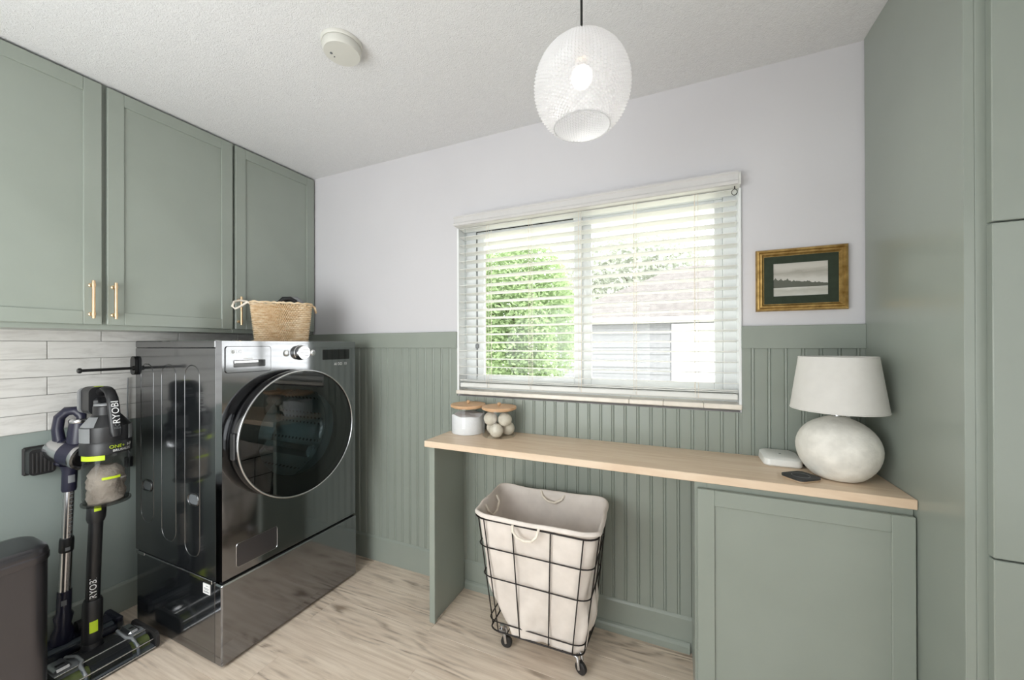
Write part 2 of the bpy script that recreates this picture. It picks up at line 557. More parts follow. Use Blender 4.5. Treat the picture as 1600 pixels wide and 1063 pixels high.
# beadboard wainscot boards, one profile: flat face, groove, bead, groove
BP = 0.0555
def bead_board(x0, z0, z1, parent, cache={}):
    key = (round(z0, 3), round(z1, 3))
    if key in cache:
        me = cache[key]
        link('beadboard', me, parent, (x0, 0, z0))
        return
    t_ = .009
    prof = [(0, 0), (0, -t_ + .003), (.0025, -t_), (BP - .0125, -t_), (BP - .010, -t_ + .0035), (BP - .0085, -t_ + .0035),
            (BP - .0070, -t_ + .0006), (BP - .0045, -t_), (BP - .0020, -t_ + .0006), (BP - .0003, -t_ + .0035), (BP - .0003, 0)]
    b = MB()
    b.prism([(x0 + p[0], p[1]) for p in prof], 'Z', z0, z1)
    o = b.build('beadboard', 'green_paint', parent, origin=(x0, 0, z0))
    cache[key] = o.data
def board_strip(a, c, z0, z1, bead):
    t_ = .009
    prof = [(a + .0002, 0), (a + .0002, -t_)]
    if bead:
        prof += [(c - .0125, -t_), (c - .010, -t_ + .0035), (c - .0085, -t_ + .0035), (c - .0070, -t_ + .0006), (c - .0045, -t_), (c - .0020, -t_ + .0006), (c - .0003, -t_ + .0035), (c - .0003, 0)]
    else:
        prof += [(c - .0002, -t_), (c - .0002, 0)]
    MB().prism(prof, 'Z', z0, z1).build('beadboard', 'green_paint', wall_back)
x = 0.40
while x < W - .01:
    low = WZ0 - .013
    if x >= WX0 and x + BP <= WX1:
        bead_board(x, 0.06, low, wall_back)
    elif x < WX0 < x + BP or x < WX1 < x + BP:
        if x < WX0:
            board_strip(x, WX0 - .006, .06, 1.305, False); board_strip(WX0 - .006, x + BP, .06, low, x + BP - WX0 > .008)
        else:
            board_strip(x, WX1 + .004, .06, low, False); board_strip(WX1 + .004, x + BP, .06, 1.305, x + BP - WX1 > .02)
    else:
        bead_board(x, 0.06, 1.305, wall_back)
    x += BP
CT, CB = 1.3921, 1.3026
struct(MB().box(XL, WX0 - .005, -.019, 0, CB, CT, .0015).build('trim_1', 'green_paint'))
struct(MB().box(WX1 + .002, W, -.019, 0, CB, CT, .0015).build('trim_2', 'green_paint'))
bb = MB()
prof = [(0, 0), (-.015, 0), (-.015, .136), (-.012, .1445), (-.009, .1485), (0, .1485)]
bb.ring([[(xx, p[0], p[1]) for p in prof] for xx in (XL, 2.615)])
struct(bb.build('baseboard_back', 'green_paint'))
sh = MB()
sp_ = [(-.015, 0), (-.027, 0), (-.027, .026), (-.024, .036), (-.018, .042), (-.015, .043)]
sh.ring([[(xx, p[0], p[1]) for p in sp_] for xx in (1.4957, 2.602)])
struct(sh.build('trim_3', 'green_paint'))
bl = MB()
bl.ring([[(XL - p[0], yy, p[1] * .95) for p in prof] for yy in (-.02, YF)])
struct(bl.build('baseboard_left', 'green_paint'))

# wall tiles below the cabinets
ZT = 0.949; TP = 0.0785; TL = 0.306
MB().box(XL, XL + .0035, -2.4, 0, ZT, ZT + 6 * TP, 0).build('grout_bed', 'grout', wall_left)
tile_me = {}
for r_ in range(6):
    z0 = ZT + r_ * TP
    off = -.929 if r_ % 2 else -1.0985
    jx = off - 5 * TL
    while jx < 0:
        a, b = max(jx + .0012, -2.4), min(jx + TL - .0012, -.001)
        if b - a > .01:
            key = round(b - a, 4)
            if key in tile_me:
                link('tile', tile_me[key], wall_left, (XL + .0035, a, z0))
            else:
                o = MB().box(XL, XL + .0085, a, b, z0 + .0012, z0 + TP - .0012, .0012).build('tile', 'white_tile', wall_left, origin=(XL + .0035, a, z0))
                tile_me[key] = o.data
        jx += TL

# ------------------------------------------------------------------ window
win = struct(link('window_1', None, None, (2.12, .09, WZ0)))
fr = MB()
Y0, Y1 = .075, .125
fr.box(WX0, 1.516, Y0, Y1, WZ0, WZ1, .002)
fr.box(2.742, WX1, Y0, Y1, WZ0, WZ1, .002)
fr.box(1.516, 2.742, Y0, Y1, 1.960, WZ1, .002)
fr.box(1.516, 2.742, Y0, Y1, WZ0, 1.112, .002)
fr.build('frame', 'white_vinyl', win)
def sash(x0, x1, z0, z1, wl, wr, wt, wb_, ya, yb):
    s = MB()
    s.box(x0, x0 + wl, ya, yb, z0, z1, .003)
    s.box(x1 - wr, x1, ya, yb, z0, z1, .003)
    s.box(x0 + wl, x1 - wr, ya, yb, z1 - wt, z1, .003)
    s.box(x0 + wl, x1 - wr, ya, yb, z0, z0 + wb_, .003)
    o = s.build('sash', 'white_vinyl', win)
    yc = (ya + yb) / 2
    MB().box(x0 + wl - .004, x1 - wr + .004, yc - .002, yc + .002, z0 + wb_ - .004, z1 - wt + .004).build('pane', 'window_glass', o)
    return o
so = sash(1.520, 2.118, 1.108, 1.955, .042, .040, .036, .045, .082, .104)
gk = MB()
gk.tube([(1.5175, .081, 1.14), (1.5175, .081, 1.957)], .0022, 6)
gk.tube([(1.5175, .081, 1.957), (2.075, .081, 1.957)], .0026, 6)
gk.build('gasket', 'rubber', so)
lk = MB(); lk.box(1.513, 1.532, .066, .082, 1.30, 1.325, .004); lk.build('latch', 'grey_plastic', so)
sash(2.106, 2.742, 1.105, 1.962, .055, .033, .03, .042, .100, .122)
# jamb linings and stone sill
jm = MB()
jm.box(WX0, WX0 + .004, .0, .075, WZ0, WZ1)
jm.box(WX1 - .004, WX1, .0, .075, WZ0, WZ1)
jm.box(WX0 + .004, WX1 - .004, .0, .075, WZ1 - .004, WZ1)
jm.build('jamb_lining', 'white_vinyl', win)
cb_ = MB()
cb_.box(WX0 - .006, WX0 + .006, -.012, 0, WZ0, WZ1 - .04, .002)
cb_.box(WX1 - .006, WX1 + .004, -.012, 0, WZ0, WZ1 - .04, .002)
cb_.build('edge_bead', 'white_vinyl', win)
xs = [WX0 - .008, 2.355, 2.50, 2.658, WX1 + .004]
for a, b in zip(xs, xs[1:]):
    MB().box(a + .0004, b - .0004, -.021, .075, WZ0 - .0005, WZ0 + .020, .003).build('sill_stone', 'stone_sill', win)

# ------------------------------------------------------------------ blind
bl = thing('window_blind', (2.12, -.02, 1.09), 'white wide-slat horizontal blind hanging open across the window', 'blind')
vx0, vx1 = 1.4625, 2.7935
va = MB()
vp = [(-.060, 1.9605), (-.064, 1.967), (-.064, 1.972), (-.060, 1.977), (-.060, 2.000), (-.064, 2.004), (-.064, 2.0105), (-.056, 2.0125), (-.052, 2.010), (-.052, 1.9605)]
va.ring([[(xx, p[0], p[1]) for p in vp] for xx in (vx0 - .008, vx1 - .012)])
va.build('valance', 'valance_white', bl)
for xx in (vx0 - .008, vx1 - .012):
    MB().box(xx, xx + .010 if xx > 2 else xx + .003, -.052, -.001, 1.9605, 2.010, .001).build('valance_return', 'white_plastic', bl)
MB().box(1.456, 2.786, -.045, .008, 1.962, 1.998, .002).build('head_rail', 'white_plastic', bl)
SP = 0.0445
slat = MB()
sx0, sx1 = 1.458, 2.785
tilt = R(6)
prof = []
for i in range(7):
    q = -.025 + .05 * i / 6
    prof.append((q, .0016 * (1 - (q / .025) ** 2)))
top = [(q * math.cos(tilt) + .0 , -q * math.sin(tilt) + h + .0014) for q, h in prof]
bot = [(q * math.cos(tilt), -q * math.sin(tilt) + h - .0014) for q, h in reversed(prof)]
slat.ring([[(xx, .020 + p[0], p[1]) for p in top + bot] for xx in (sx0, sx1)])
o0 = None
for i in range(20):
    z = 1.955 - SP * i
    if z < 1.13: break
    if o0 is None:
        o0 = slat.build('slat', 'blind_white', bl, smooth=30, origin=(2.12, .02, 0))
        o0.location.z = z - ORG[bl.name].z
    else:
        link('slat', o0.data, bl, (2.12, .02, z))
for z in (1.1195, 1.125):
    link('slat', o0.data, bl, (2.12, .02, z))
MB().box(sx0, sx1, -.006, .046, 1.088, 1.113, .004).build('bottom_rail', 'blind_white', bl)
for xx in (1.625, 1.866, 2.123, 2.376, 2.6266):
    lc = MB()
    for yy in (-.0075, .0475):
        lc.tube([(xx, yy, 1.09), (xx, yy, 1.965)], .0011, 6)
    lc.tube([(xx + .012, -.0075, 1.09), (xx + .012, -.0075, 1.965)], .0009, 6)
    lc.build('ladder_cord', 'rope', bl)
    MB().lathe([(.0, -.004), (.007, -.004), (.007, .0), (.004, .003), (0, .003)], (xx, -.009, 1.100), 'Y', 12).build('cord_button', 'white_plastic', bl)
wd = MB(); wd.tube([(1.4995, -.016, 1.95), (1.4995, -.016, 1.335)], .0035, 8)
wd.lathe([(.0045, 0), (.006, .004), (.006, .026), (.0035, .03)], (1.4995, -.016, 1.31), 'Z', 10)
wd.build('tilt_wand', 'clear_glass', bl)
rg = MB()
rg.tube([(2.771 + .010 * math.cos(a * PI / 8), -.035, 1.936 + .012 * math.sin(a * PI / 8)) for a in range(16)], .0014, 6, loop=True)
rg.tube([(2.772, -.035, 1.948), (2.772, -.03, 1.962)], .002, 6)
rg.build('hook_ring', 'black_metal', bl)

# ------------------------------------------------------------------ shaker doors
def shaker(name, parent, axis, face, th, a0, a1, z0, z1, st, m='green_paint', rec=.007):
    """door slab: frame of stiles and rails round a recessed panel. axis 'X': front faces +X at X=face; 'Y': front faces -Y at Y=face"""
    b = MB()
    def bx(p0, p1, q0, q1, d0, d1, bv):
        if axis == 'X': b.box(face - d1, face - d0, p0, p1, q0, q1, bv)
        else: b.box(p0, p1, face + d0, face + d1, q0, q1, bv)
    bv = .0018
    bx(a0, a0 + st, z0, z1, 0, th, bv)
    bx(a1 - st, a1, z0, z1, 0, th, bv)
    bx(a0 + st, a1 - st, z1 - st, z1, 0, th, bv)
    bx(a0 + st, a1 - st, z0, z0 + st, 0, th, bv)
    bx(a0 + st - .002, a1 - st + .002, z0 + st - .002, z1 - st + .002, rec, th - .002, 0)
    return b.build(name, m, parent)
def pull(parent, x, y, z0, z1):
    b = MB()
    b.tube([(x + .026, y, z0 - .010), (x + .026, y, z1 + .010)], .0055, 12)
    for z in (z0 + .008, z1 - .008):
        b.lathe([(.008, 0), (.008, .004), (.0055, .006), (.0055, .026)], (x, y, z), 'X', 12)
        b.lathe([(.0068, -.006), (.0068, .006)], (x + .026, y, z), 'Z', 12)
    return b.build('handle', 'brass', parent, smooth=40)

# ------------------------------------------------------------------ upper cabinets
CX = .326
def upper(label, y0, y1, doors):
    c = thing('wall_cabinet', (XL + .15, (y0 + y1) / 2, 1.389), label, 'cabinet', 'green wall cabinets')
    b = MB()
    b.box(XL + .001, .288, y0, y0 + .018, 1.389, H - .001)
    b.box(XL + .001, .288, y1 - .018, y1, 1.389, H - .001)
    b.box(XL + .001, .288, y0 + .018, y1 - .018, 1.389, 1.407)
    b.box(XL + .001, .288, y0 + .018, y1 - .018, H - .019, H - .001)
    b.box(XL + .001, XL + .008, y0 + .018, y1 - .018, 1.407, H - .019)
    b.build('carcass', 'green_paint', c)
    f = MB()
    f.box(.288, .3045, y0, y1, 1.389, 1.425, .001)
    f.box(.288, .3045, y0, y1, H - .04, H - .001, .001)
    f.box(.288, .3045, y0, y0 + .03, 1.425, H - .04)
    f.box(.288, .3045, y1 - .03, y1, 1.425, H - .04)
    if len(doors) > 1:
        ym = (doors[0][1] + doors[1][0]) / 2
        f.box(.288, .3045, ym - .03, ym + .03, 1.425, H - .04)
    f.build('face_frame', 'green_paint', c)
    for d0, d1, hy in doors:
        d = shaker('door', c, 'X', CX, .0205, d0, d1, 1.4094, 2.428, .0545)
        pull(d, CX, hy, 1.444, 1.580)
    return c
upper('tall sage green double-door wall cabinet above the stick vacuums', -1.535, -.5105, [(-1.525, -1.0303, -1.064), (-1.0137, -.5173, -.996)])
upper('sage green single-door wall cabinet in the corner above the washer', -.5095, -.004, [(-.5028, -.010, -.488)])

# ------------------------------------------------------------------ pantry (tall cabinet at the right)
pt = thing('pantry_cabinet', (3.55, -.27, 0), 'floor-to-ceiling sage green pantry cabinet at the right end', 'cabinet')
MB().box(W, W + .019, -.528, -.010, 0, H - .001, .0008).build('side_panel', 'green_paint', pt)
p = MB()
p.box(W + .0195, 3.92, -.505, -.010, .09, .108); p.box(W + .0195, 3.92, -.505, -.010, H - .02, H - .002)
p.box(3.90, 3.92, -.505, -.010, .108, H - .02); p.box(W + .0195, 3.90, -.016, -.010, .108, H - .02)
p.box(W + .0195, 3.92, -.46, -.44, 0, .09)
p.build('carcass', 'green_paint', pt)
p = MB()
p.box(W + .0195, 3.262, -.528, -.506, 0.0, H - .002, .001)
p.box(3.87, 3.92, -.528, -.506, 0.0, H - .002, .001)
for z0, z1 in ((.0, .10), (.80, .84), (1.58, 1.62), (H - .05, H - .002)):
    p.box(3.262, 3.87, -.528, -.506, z0, z1)
p.build('face_frame', 'green_paint', pt)
for z0, z1 in ((.11, .8172), (.8214, 1.599), (1.603, H - .012)):
    shaker('door', pt, 'Y', -.5485, .020, 3.2263, 3.87, z0, z1, .058)

# ------------------------------------------------------------------ desk worktop, support panel, base cabinet
CTZ = .8696
ct = tag(MB().box(1.4645, W - .001, -.3378, -.0095, CTZ - .029, CTZ, .002).build('wood_countertop', 'maple'), 'long pale maple worktop running beneath the window', 'countertop')
sp = thing('support_panel', (1.487, -.17, 0), 'narrow sage green upright panel holding the left end of the worktop', 'panel')
MB().box(1.4785, 1.4945, -.291, -.0285, 0.0005, CTZ - .0295, .0008).build('side_board', 'green_paint', sp)
MB().box(1.4735, 1.5035, -.311, -.2915, 0.0005, CTZ - .0295, .0012).build('front_strip', 'green_paint', sp)
bc = thing('base_cabinet', (2.9, -.17, 0), 'sage green base cabinet with one panelled door under the worktop', 'cabinet')
b = MB()
bx0, bx1 = 2.6105, W - .0015
b.box(bx0, bx0 + .016, -.296, -.029, 0, CTZ - .0295)
b.box(bx1 - .016, bx1, -.296, -.010, 0, CTZ - .0295)
b.box(bx0 + .016, bx1 - .016, -.296, -.029, .08, .096)
b.box(bx0 + .016, bx1 - .016, -.035, -.029, .096, CTZ - .0295)
b.build('carcass', 'green_paint', bc)
b = MB()
b.box(bx0, bx0 + .04, -.315, -.2965, 0, CTZ - .0295, .001)
b.box(bx1 - .04, bx1, -.315, -.2965, 0, CTZ - .0295, .001)
b.box(bx0 + .04, bx1 - .04, -.315, -.2965, CTZ - .075, CTZ - .0295)
b.box(bx0 + .04, bx1 - .04, -.315, -.2965, 0, .09)
b.build('face_frame', 'green_paint', bc)
shaker('door', bc, 'Y', -.3355, .020, 2.6185, W - .004, .10, .8175, .0535)

# ------------------------------------------------------------------ washer on pedestal
WF, WB, WY0, WY1, WT = .858, .186, -.868, -.168, 1.3426
WM = .352                                                  # underside of the washer
wy, wz = (WY0 + WY1) / 2, 0
ws = thing('washing_machine', (.52, wy, WM), 'black steel front-load washer with large round glass door', 'washer')
DCY, DCZ, DR = -.553, .908, .297                            # door centre and radius
b = MB()                                                    # enamel cabinet with pressed side panels
b.box(WB, WF - .036, WY0, WY0 + .004, WM, WT - .034, .001)
b.box(WB, WF - .036, WY1 - .004, WY1, WM, WT - .034, .001)
b.box(WB, WB + .004, WY0 + .004, WY1 - .004, WM, WT - .034)
b.box(WB + .004, WF - .036, WY0 + .004, WY1 - .004, WM, WM + .004)
b.build('cabinet_body', 'black_enamel', ws)
b = MB()
b.box(WB, WF - .037, WY0 - .001, WY1 + .001, WT - .0335, WT, .004)
b.build('top_lid', 'black_enamel', ws)
# pressed ribs on the side facing the vacuums
for x0, x1, z0, z1 in ((.235, .345, .50, 1.235), (.415, .53, .45, 1.235), (.60, .71, .42, 1.235)):
    rr = rrect(x0, x1, z0, z1, .05, 6)
    MB().tube([(q[0], WY0 + .0012, q[1]) for q in rr], .0026, 6, loop=True).build('pressed_rib', 'black_enamel', ws, smooth=60)
for x, z in ((.295, .669), (.667, .664)):
    b = MB()
    pth = [(x + q[0], WY0 - .001, z + q[1]) for q in rrect(-.038, .038, -.024, .024, .022, 5)]
    b.tube(pth, .004, 6, loop=True)
    o = b.build('grip_rim', 'black_enamel', ws, smooth=60)
    MB().prism([(x + q[0], z + q[1]) for q in rrect(-.034, .034, -.020, .020, .018, 5)], 'Y', WY0 - .001, WY0 - .0003).build('grip_recess', 'gasket_grey', o)
# front panel with round opening
def holed(x0, x1, ya, yb, za, zb, cy, cz, r, n=96):
    b = MB()
    cnr = sorted([math.atan2(z - cz, y - cy) % (2 * PI) for y in (ya, yb) for z in (za, zb)])
    ang = sorted(set([round(2 * PI * i / n, 6) for i in range(n)] + [round(a, 6) for a in cnr]))
    def edge(a):
        c, s = math.cos(a), math.sin(a); t_ = 1e9
        if c > 1e-9: t_ = min(t_, (yb - cy) / c)
        if c < -1e-9: t_ = min(t_, (ya - cy) / c)
        if s > 1e-9: t_ = min(t_, (zb - cz) / s)
        if s < -1e-9: t_ = min(t_, (za - cz) / s)
        return cy + c * t_, cz + s * t_
    rings = []
    for which, x in (('o', x0), ('o2', x1), ('i', x1), ('i2', x0)):
        rg = []
        for a in ang:
            if which[0] == 'o':
                y_, z_ = edge(a)
                if which == 'o2':                          # soft front edge
                    y_ = min(max(y_, ya + .004), yb - .004); z_ = min(max(z_, za + .004), zb - .004)
            else:
                y_, z_ = cy + r * math.cos(a), cz + r * math.sin(a)
            rg.append((x, y_, z_))
        rings.append(rg)
    b.ring(rings, True, False, False, loop=True)
    return b
FP = holed(WF - .036, WF, WY0, WY1, WM, WT, DCY, DCZ, .262)
front = FP.build('front_panel', 'black_steel', ws)
# detergent drawer
dr = MB(); y0, y1, z0, z1 = -.852, -.665, 1.206, 1.316
rr = rrect(y0, y1, z0, z1, .010, 4)
dr.prism(rr, 'X', WF - .0005, WF + .0035)
dw = dr.build('detergent_drawer', 'black_steel', ws)
MB().tube([(WF + .0035, q[0], q[1]) for q in rr], .0012, 6, loop=True).build('drawer_seam', 'black_gloss', dw)
MB().prism(rrect(-.822, -.690, 1.2275, 1.258, .004, 3), 'X', WF + .0036, WF + .0046).build('drawer_slot', 'black_gloss', dw)
MB().box(WF + .004, WF + .009, -.820, -.722, 1.244, 1.257, .002).build('drawer_grip', 'silver', dw)
# round logo and letters
b = MB(); b.lathe([(0.0001, 0), (.0085, 0), (.0085, .0008), (.0001, .0008)], (WF + .0036, -.8245, 1.2935), 'X', 20, cap=False)
lg = b.build('logo_disc', 'white_print', dw)
b = MB()
b.tube([(WF + .0048, -.8245 + .0055 * math.cos(R(a)), 1.2935 + .0055 * math.sin(R(a))) for a in range(80, 381, 15)], .0006, 5)
b.box(WF + .0044, WF + .0052, -.826, -.825, 1.2905, 1.297); b.box(WF + .0044, WF + .0052, -.826, -.8225, 1.2905, 1.2915)
b.build('logo_mark', 'grey_print', dw)
writing('logo_letters', 'LG', lambda a, c: (WF + .0040, -.8130 + a, 1.2935 + c), .0185, 'white_print', dw, 'LEFT')
MB().box(WF + .0036, WF + .0042, -.782, -.744, 1.2615, 1.2655).build('drawer_mark', 'white_print', dw)
# knob, buttons, display
kb = MB()
kb.lathe([(.037, 0), (.037, .004), (.034, .006), (.034, .026), (.032, .030), (.0001, .030)], (WF, -.516, 1.284), 'X', 40, cap=False)
kn = kb.build('dial_knob', 'silver', ws, smooth=35)
for dz in (-.014, 0, .014):
    MB().box(WF + .0295, WF + .0308, -.539, -.493, 1.284 + dz - .001, 1.284 + dz + .001).build('dial_line', 'grey_print', kn)
for yy in (-.588, -.447):
    b = MB(); b.lathe([(.0155, 0), (.0155, .0015), (.013, .0025), (.0001, .0025)], (WF, yy, 1.282), 'X', 24, cap=False)
    bt = b.build('button', 'silver', ws, smooth=35)
b = MB(); b.prism([(WF + .0028, 0)] * 0 + [(-.4505, 1.278), (-.4505, 1.286), (-.443, 1.282)], 'X', WF + .0026, WF + .003); b.build('play_mark', 'grey_print', bt)
ds = MB(); ds.prism(rrect(-.388, -.214, 1.243, 1.297, .003, 3), 'X', WF - .0003, WF + .0008)
dsp = ds.build('display', 'black_gloss', ws)
writing('model_lettering', 'AI DD  10', lambda a, c: (WF + .0008, -.232 + a, 1.218 + c), .020, 'white_print', front, 'RIGHT')
# service flap
rr = rrect(-.8105, -.634, .386, .486, .012, 4)
b = MB(); b.prism(rr, 'X', WF - .0003, WF + .0012); fl = b.build('service_flap', 'dark_bronze', ws)
MB().tube([(WF + .0012, q[0], q[1]) for q in rr], .0011, 6, loop=True).build('flap_seam', 'silver', fl)
# the door
dx = WF + .072
b = MB()
b.lathe([(.262, WF - .010), (DR - .012, WF + .004), (DR - .003, WF + .018), (DR, WF + .045), (DR - .002, dx - .008), (DR - .006, dx - .003), (DR - .012, dx - .002), (DR - .012, dx - .006), (.262, dx - .006)], (0, DCY, DCZ), 'X', 96, cap=False)
door = b.build('door', 'black_gloss', ws, smooth=30)
b = MB()
b.tube([(dx - .001, DCY + (DR - .005) * math.cos(2 * PI * i / 120), DCZ + (DR - .005) * math.sin(2 * PI * i / 120)) for i in range(120)], .0038, 8, loop=True)
b.build('chrome_ring', 'silver', door, smooth=60)
b = MB(); b.lathe([(DR - .010, dx - .003), (.0001, dx - .003)], (0, DCY, DCZ), 'X', 96, cap=False)
b.build('outer_glass', 'door_glass', door)
b = MB(); b.lathe([(.288, dx - .010), (.205, dx - .012), (.200, dx - .03), (.235, dx - .05), (.262, WF - .02)], (0, DCY, DCZ), 'X', 72, cap=False)
b.build('door_bezel', 'black_gloss', door, smooth=40)
b = MB(); b.lathe([(.204, dx - .030), (.196, dx - .075), (.172, dx - .12), (.12, dx - .145), (.0001, dx - .152)], (0, DCY, DCZ), 'X', 64, cap=False)
b.build('glass_bowl', 'bowl_glass', door, smooth=60)
b = MB(); b.box(dx - .040, dx - .012, DCY - DR - .004, DCY - DR + .010, DCZ - .055, DCZ + .055, .004)
b.build('door_grip', 'black_plastic', door)
b = MB(); b.lathe([(.262, WF - .02), (.268, WF - .05), (.250, WF - .07), (.255, WF - .09)], (0, DCY, DCZ), 'X', 64, cap=False)
b.build('door_gasket', 'gasket_grey', ws, smooth=60)
b = MB(); b.lathe([(.255, WF - .09), (.262, WF - .14), (.262, WF - .50)], (0, DCY, DCZ), 'X', 64, cap=False)
dm = b.build('drum', 'perforated_drum', ws, smooth=60)
b = MB(); b.lathe([(.262, WF - .50), (.2, WF - .51), (.1, WF - .49), (.0001, WF - .485)], (0, DCY, DCZ), 'X', 64, cap=False)
b.build('drum_back', 'drum_steel', dm, smooth=60)
for a in (200, 320, 80):
    ca, sa = math.cos(R(a)), math.sin(R(a))
    b = MB()
    rings = []
    for i in range(6):
        xx = WF - .13 - .34 * i / 5; hh = .055 - .02 * abs(i - 2.5) / 2.5
        rg = []
        for q in ((-.035, 0), (-.014, hh), (.014, hh), (.035, 0)):
            rad = .261 - q[1]
            rg.append((xx, DCY + rad * ca - q[0] * sa, DCZ + rad * sa + q[0] * ca))
        rings.append(rg)
    b.ring(rings, True); b.build('drum_paddle', 'drum_steel', dm, smooth=50)
for i in range(4):
    xx = WB + .05 if i % 2 else WF - .08; yy = WY0 + .05 if i < 2 else WY1 - .05
    b = MB(); b.lathe([(.024, WM - .0055), (.024, WM), (.012, WM + .002)], (xx, yy, 0), 'Z', 16); b.build('foot', 'rubber', ws)

pd = thing('washer_pedestal', (.52, wy, 0), 'dark steel drawer pedestal underneath the washer', 'pedestal')
PT = .346
b = MB()
b.box(WB + .010, WF - .044, WY0 + .001, WY1 - .001, .012, PT, .002)
b.build('body', 'black_enamel', pd)
b = MB(); b.box(WF - .0435, WF + .004, WY0 - .001, WY1 + .001, .012, PT - .004, .005)
pdd = b.build('drawer_front', 'black_steel', pd)
b = MB(); b.box(WF - .030, WF - .004, WY0 + .01, WY1 - .01, PT - .0039, PT - .001, 0); b.build('grip_channel', 'black_plastic', pdd)
for x0, x1 in ((.20, .27), (.64, .80)):
    b = MB(); b.box(x0, x1, WY0 - .004, WY0 + .0005, PT - .010, PT + .0045, .001); b.build('bracket', 'silver', pd)
b = MB(); b.box(.268, .64, WY0 - .002, WY0 + .0005, PT - .004, PT + .002, .0005); b.build('ledge', 'silver', pd)
b = MB(); b.box(.735, .783, WY0 - .0012, WY0 + .0008, .286, .327); st = b.build('rating_sticker', 'white_print', pd)
for i, (w_, z) in enumerate(((.020, .318), (.034, .308), (.034, .303), (.036, .296), (.036, .292))):
    MB().box(.7405 + .036 - w_, .7405 + .036, WY0 - .0016, WY0 - .0011, z, z + .0022).build('sticker_line', 'grey_print', st)
for x, yy in ((WB + .05, WY0 + .05), (WB + .05, WY1 - .05), (WF - .05, WY0 + .05), (WF - .05, WY1 - .05)):
    b = MB(); b.lathe([(.020, 0.0005), (.020, .008), (.010, .0125)], (x, yy, 0), 'Z', 16); b.build('foot', 'grey_plastic', pd)

# hanging rod clamped to the washer side
hr = thing('hanging_rod', (.198, WY0, 1.22), 'black rod sticking out from the washer side below the cabinets', 'rod')
b = MB(); b.prism([(.190 + q[0], 1.226 + q[1]) for q in rrect(-.022, .022, -.044, .044, .021, 6)], 'Y', WY0 - .0125, WY0 - .0015)
b.build('mounting_plate', 'black_metal', hr)
b = MB(); b.tube([(.198, WY0 - .0125, 1.214), (.198, -1.050, 1.2125)], .0065, 12); b.tube([(.205, WY0 - .0125, 1.214), (.205, WY0 - .022, 1.214)], .011, 12)
b.build('rod', 'black_metal', hr, smooth=40)
b = MB(); b.lathe([(.009, 0), (.0115, .004), (.0115, .010), (.008, .013)], (.198, -1.0625, 1.2125), 'Y', 16); b.build('end_cap', 'black_metal', hr, smooth=40)
cd = thing('charging_cable', (.035, -.835, .70), 'thin grey cable hanging on the wall next to the washer edge', 'cable')
b = MB(); b.tube([(.034, -.838, 1.16), (.034, -.840, 1.02), (.036, -.838, .90), (.038, -.836, .76)], [.0025, .003, .0045, .006], 8); b.build('cord', 'grey_plastic', cd, smooth=50)
b = MB(); b.box(.026, .050, -.850, -.822, .715, .765, .004); b.build('connector', 'black_plastic', cd)

# ------------------------------------------------------------------ woven basket on the washer
bx0, bx1, by0, by1, bz0, bz1 = -.095, .095, -.142, .142, WT + .0005, WT + .209
BM = Matrix.Translation((.56, -.40, 0)) @ Matrix.Rotation(R(-35), 4, 'Z')
bk = thing('woven_basket', (.56, -.40, WT), 'tapered woven sea-grass basket standing on top of the washer', 'basket')
def super_pt(a, hx, hy, e=5.0):
    c, s = math.cos(a), math.sin(a)
    k = (abs(c / hx) ** e + abs(s / hy) ** e) ** (-1 / e)
    return c * k, s * k
def basket_ring(z, grow, n, rowi=None, inner=False):
    f = (z - bz0) / (bz1 - bz0)
    hx = (bx1 - bx0) / 2 - .012 * (1 - f) + grow; hy = (by1 - by0) / 2 - .020 * (1 - f) + grow
    rg = []
    for i in range(n):
        a = 2 * PI * i / n
        d = 0
        if rowi is not None:
            d = .0045 * math.sin(i * PI / 2 + (PI if rowi % 2 else 0))
        x, y = super_pt(a, hx + d, hy + d, 7)
        rg.append(((bx0 + bx1) / 2 + x, (by0 + by1) / 2 + y, z))
    return rg
b = MB(); rings = []; n = 240; rows = 19
rh = (bz1 - .012 - bz0) / rows
for r_ in range(rows):
    for q, g in ((.06, -.003), (.5, .0015), (.94, -.003)):
        rings.append(basket_ring(bz0 + (r_ + q) * rh, g, n, r_))
for z, g in ((bz1 - .014, -.006), (bz0 + .008, -.008)):
    rings.append(basket_ring(z, g, n))
b.ring(rings, True, True, True)
b.xf(BM).build('woven_body', 'seagrass', bk, smooth=70)
for z, rr in ((bz1 - .006, .0062),):
    b = MB()
    pth = [(p[0], p[1], z + .002 * math.sin(i * .9)) for i, p in enumerate(basket_ring(z, 0.0, 150))]
    b.tube(pth, [rr * (1 + .18 * math.sin(i * 1.3)) for i in range(150)], 7, loop=True)
    b.xf(BM).build('rim', 'seagrass', bk, smooth=70)
xm = .02
b = MB(); b.tube([(xm - .035, by0 + .004, bz1 - .014), (xm - .042, by0 - .020, bz1 + .004), (xm - .03, by0 - .050, bz1 + .006), (xm - .005, by0 - .070, bz1 - .004), (xm + .02, by0 - .076, bz1 - .030), (xm + .03, by0 - .064, bz1 - .044), (xm + .025, by0 - .036, bz1 - .026), (xm + .03, by0 - .012, bz1 - .006), (xm + .035, by0 + .004, bz1 - .012)], .0055, 8)
b.xf(BM).build('rope_handle', 'rope', bk, smooth=60)
b = MB(); b.tube([(xm - .03, by1 - .004, bz1 - .010), (xm - .03, by1 + .014, bz1 - .012), (xm - .02, by1 + .022, bz1 - .035), (xm + .02, by1 + .022, bz1 - .048), (xm + .04, by1 + .014, bz1 - .02), (xm + .035, by1 - .004, bz1 - .010)], .0055, 8)
b.xf(BM).build('rope_handle', 'seagrass', bk, smooth=60)
ga = thing('handheld_appliance', (.55, -.37, WT + .02), 'black and grey handled appliance poking out of the woven basket', 'appliance')
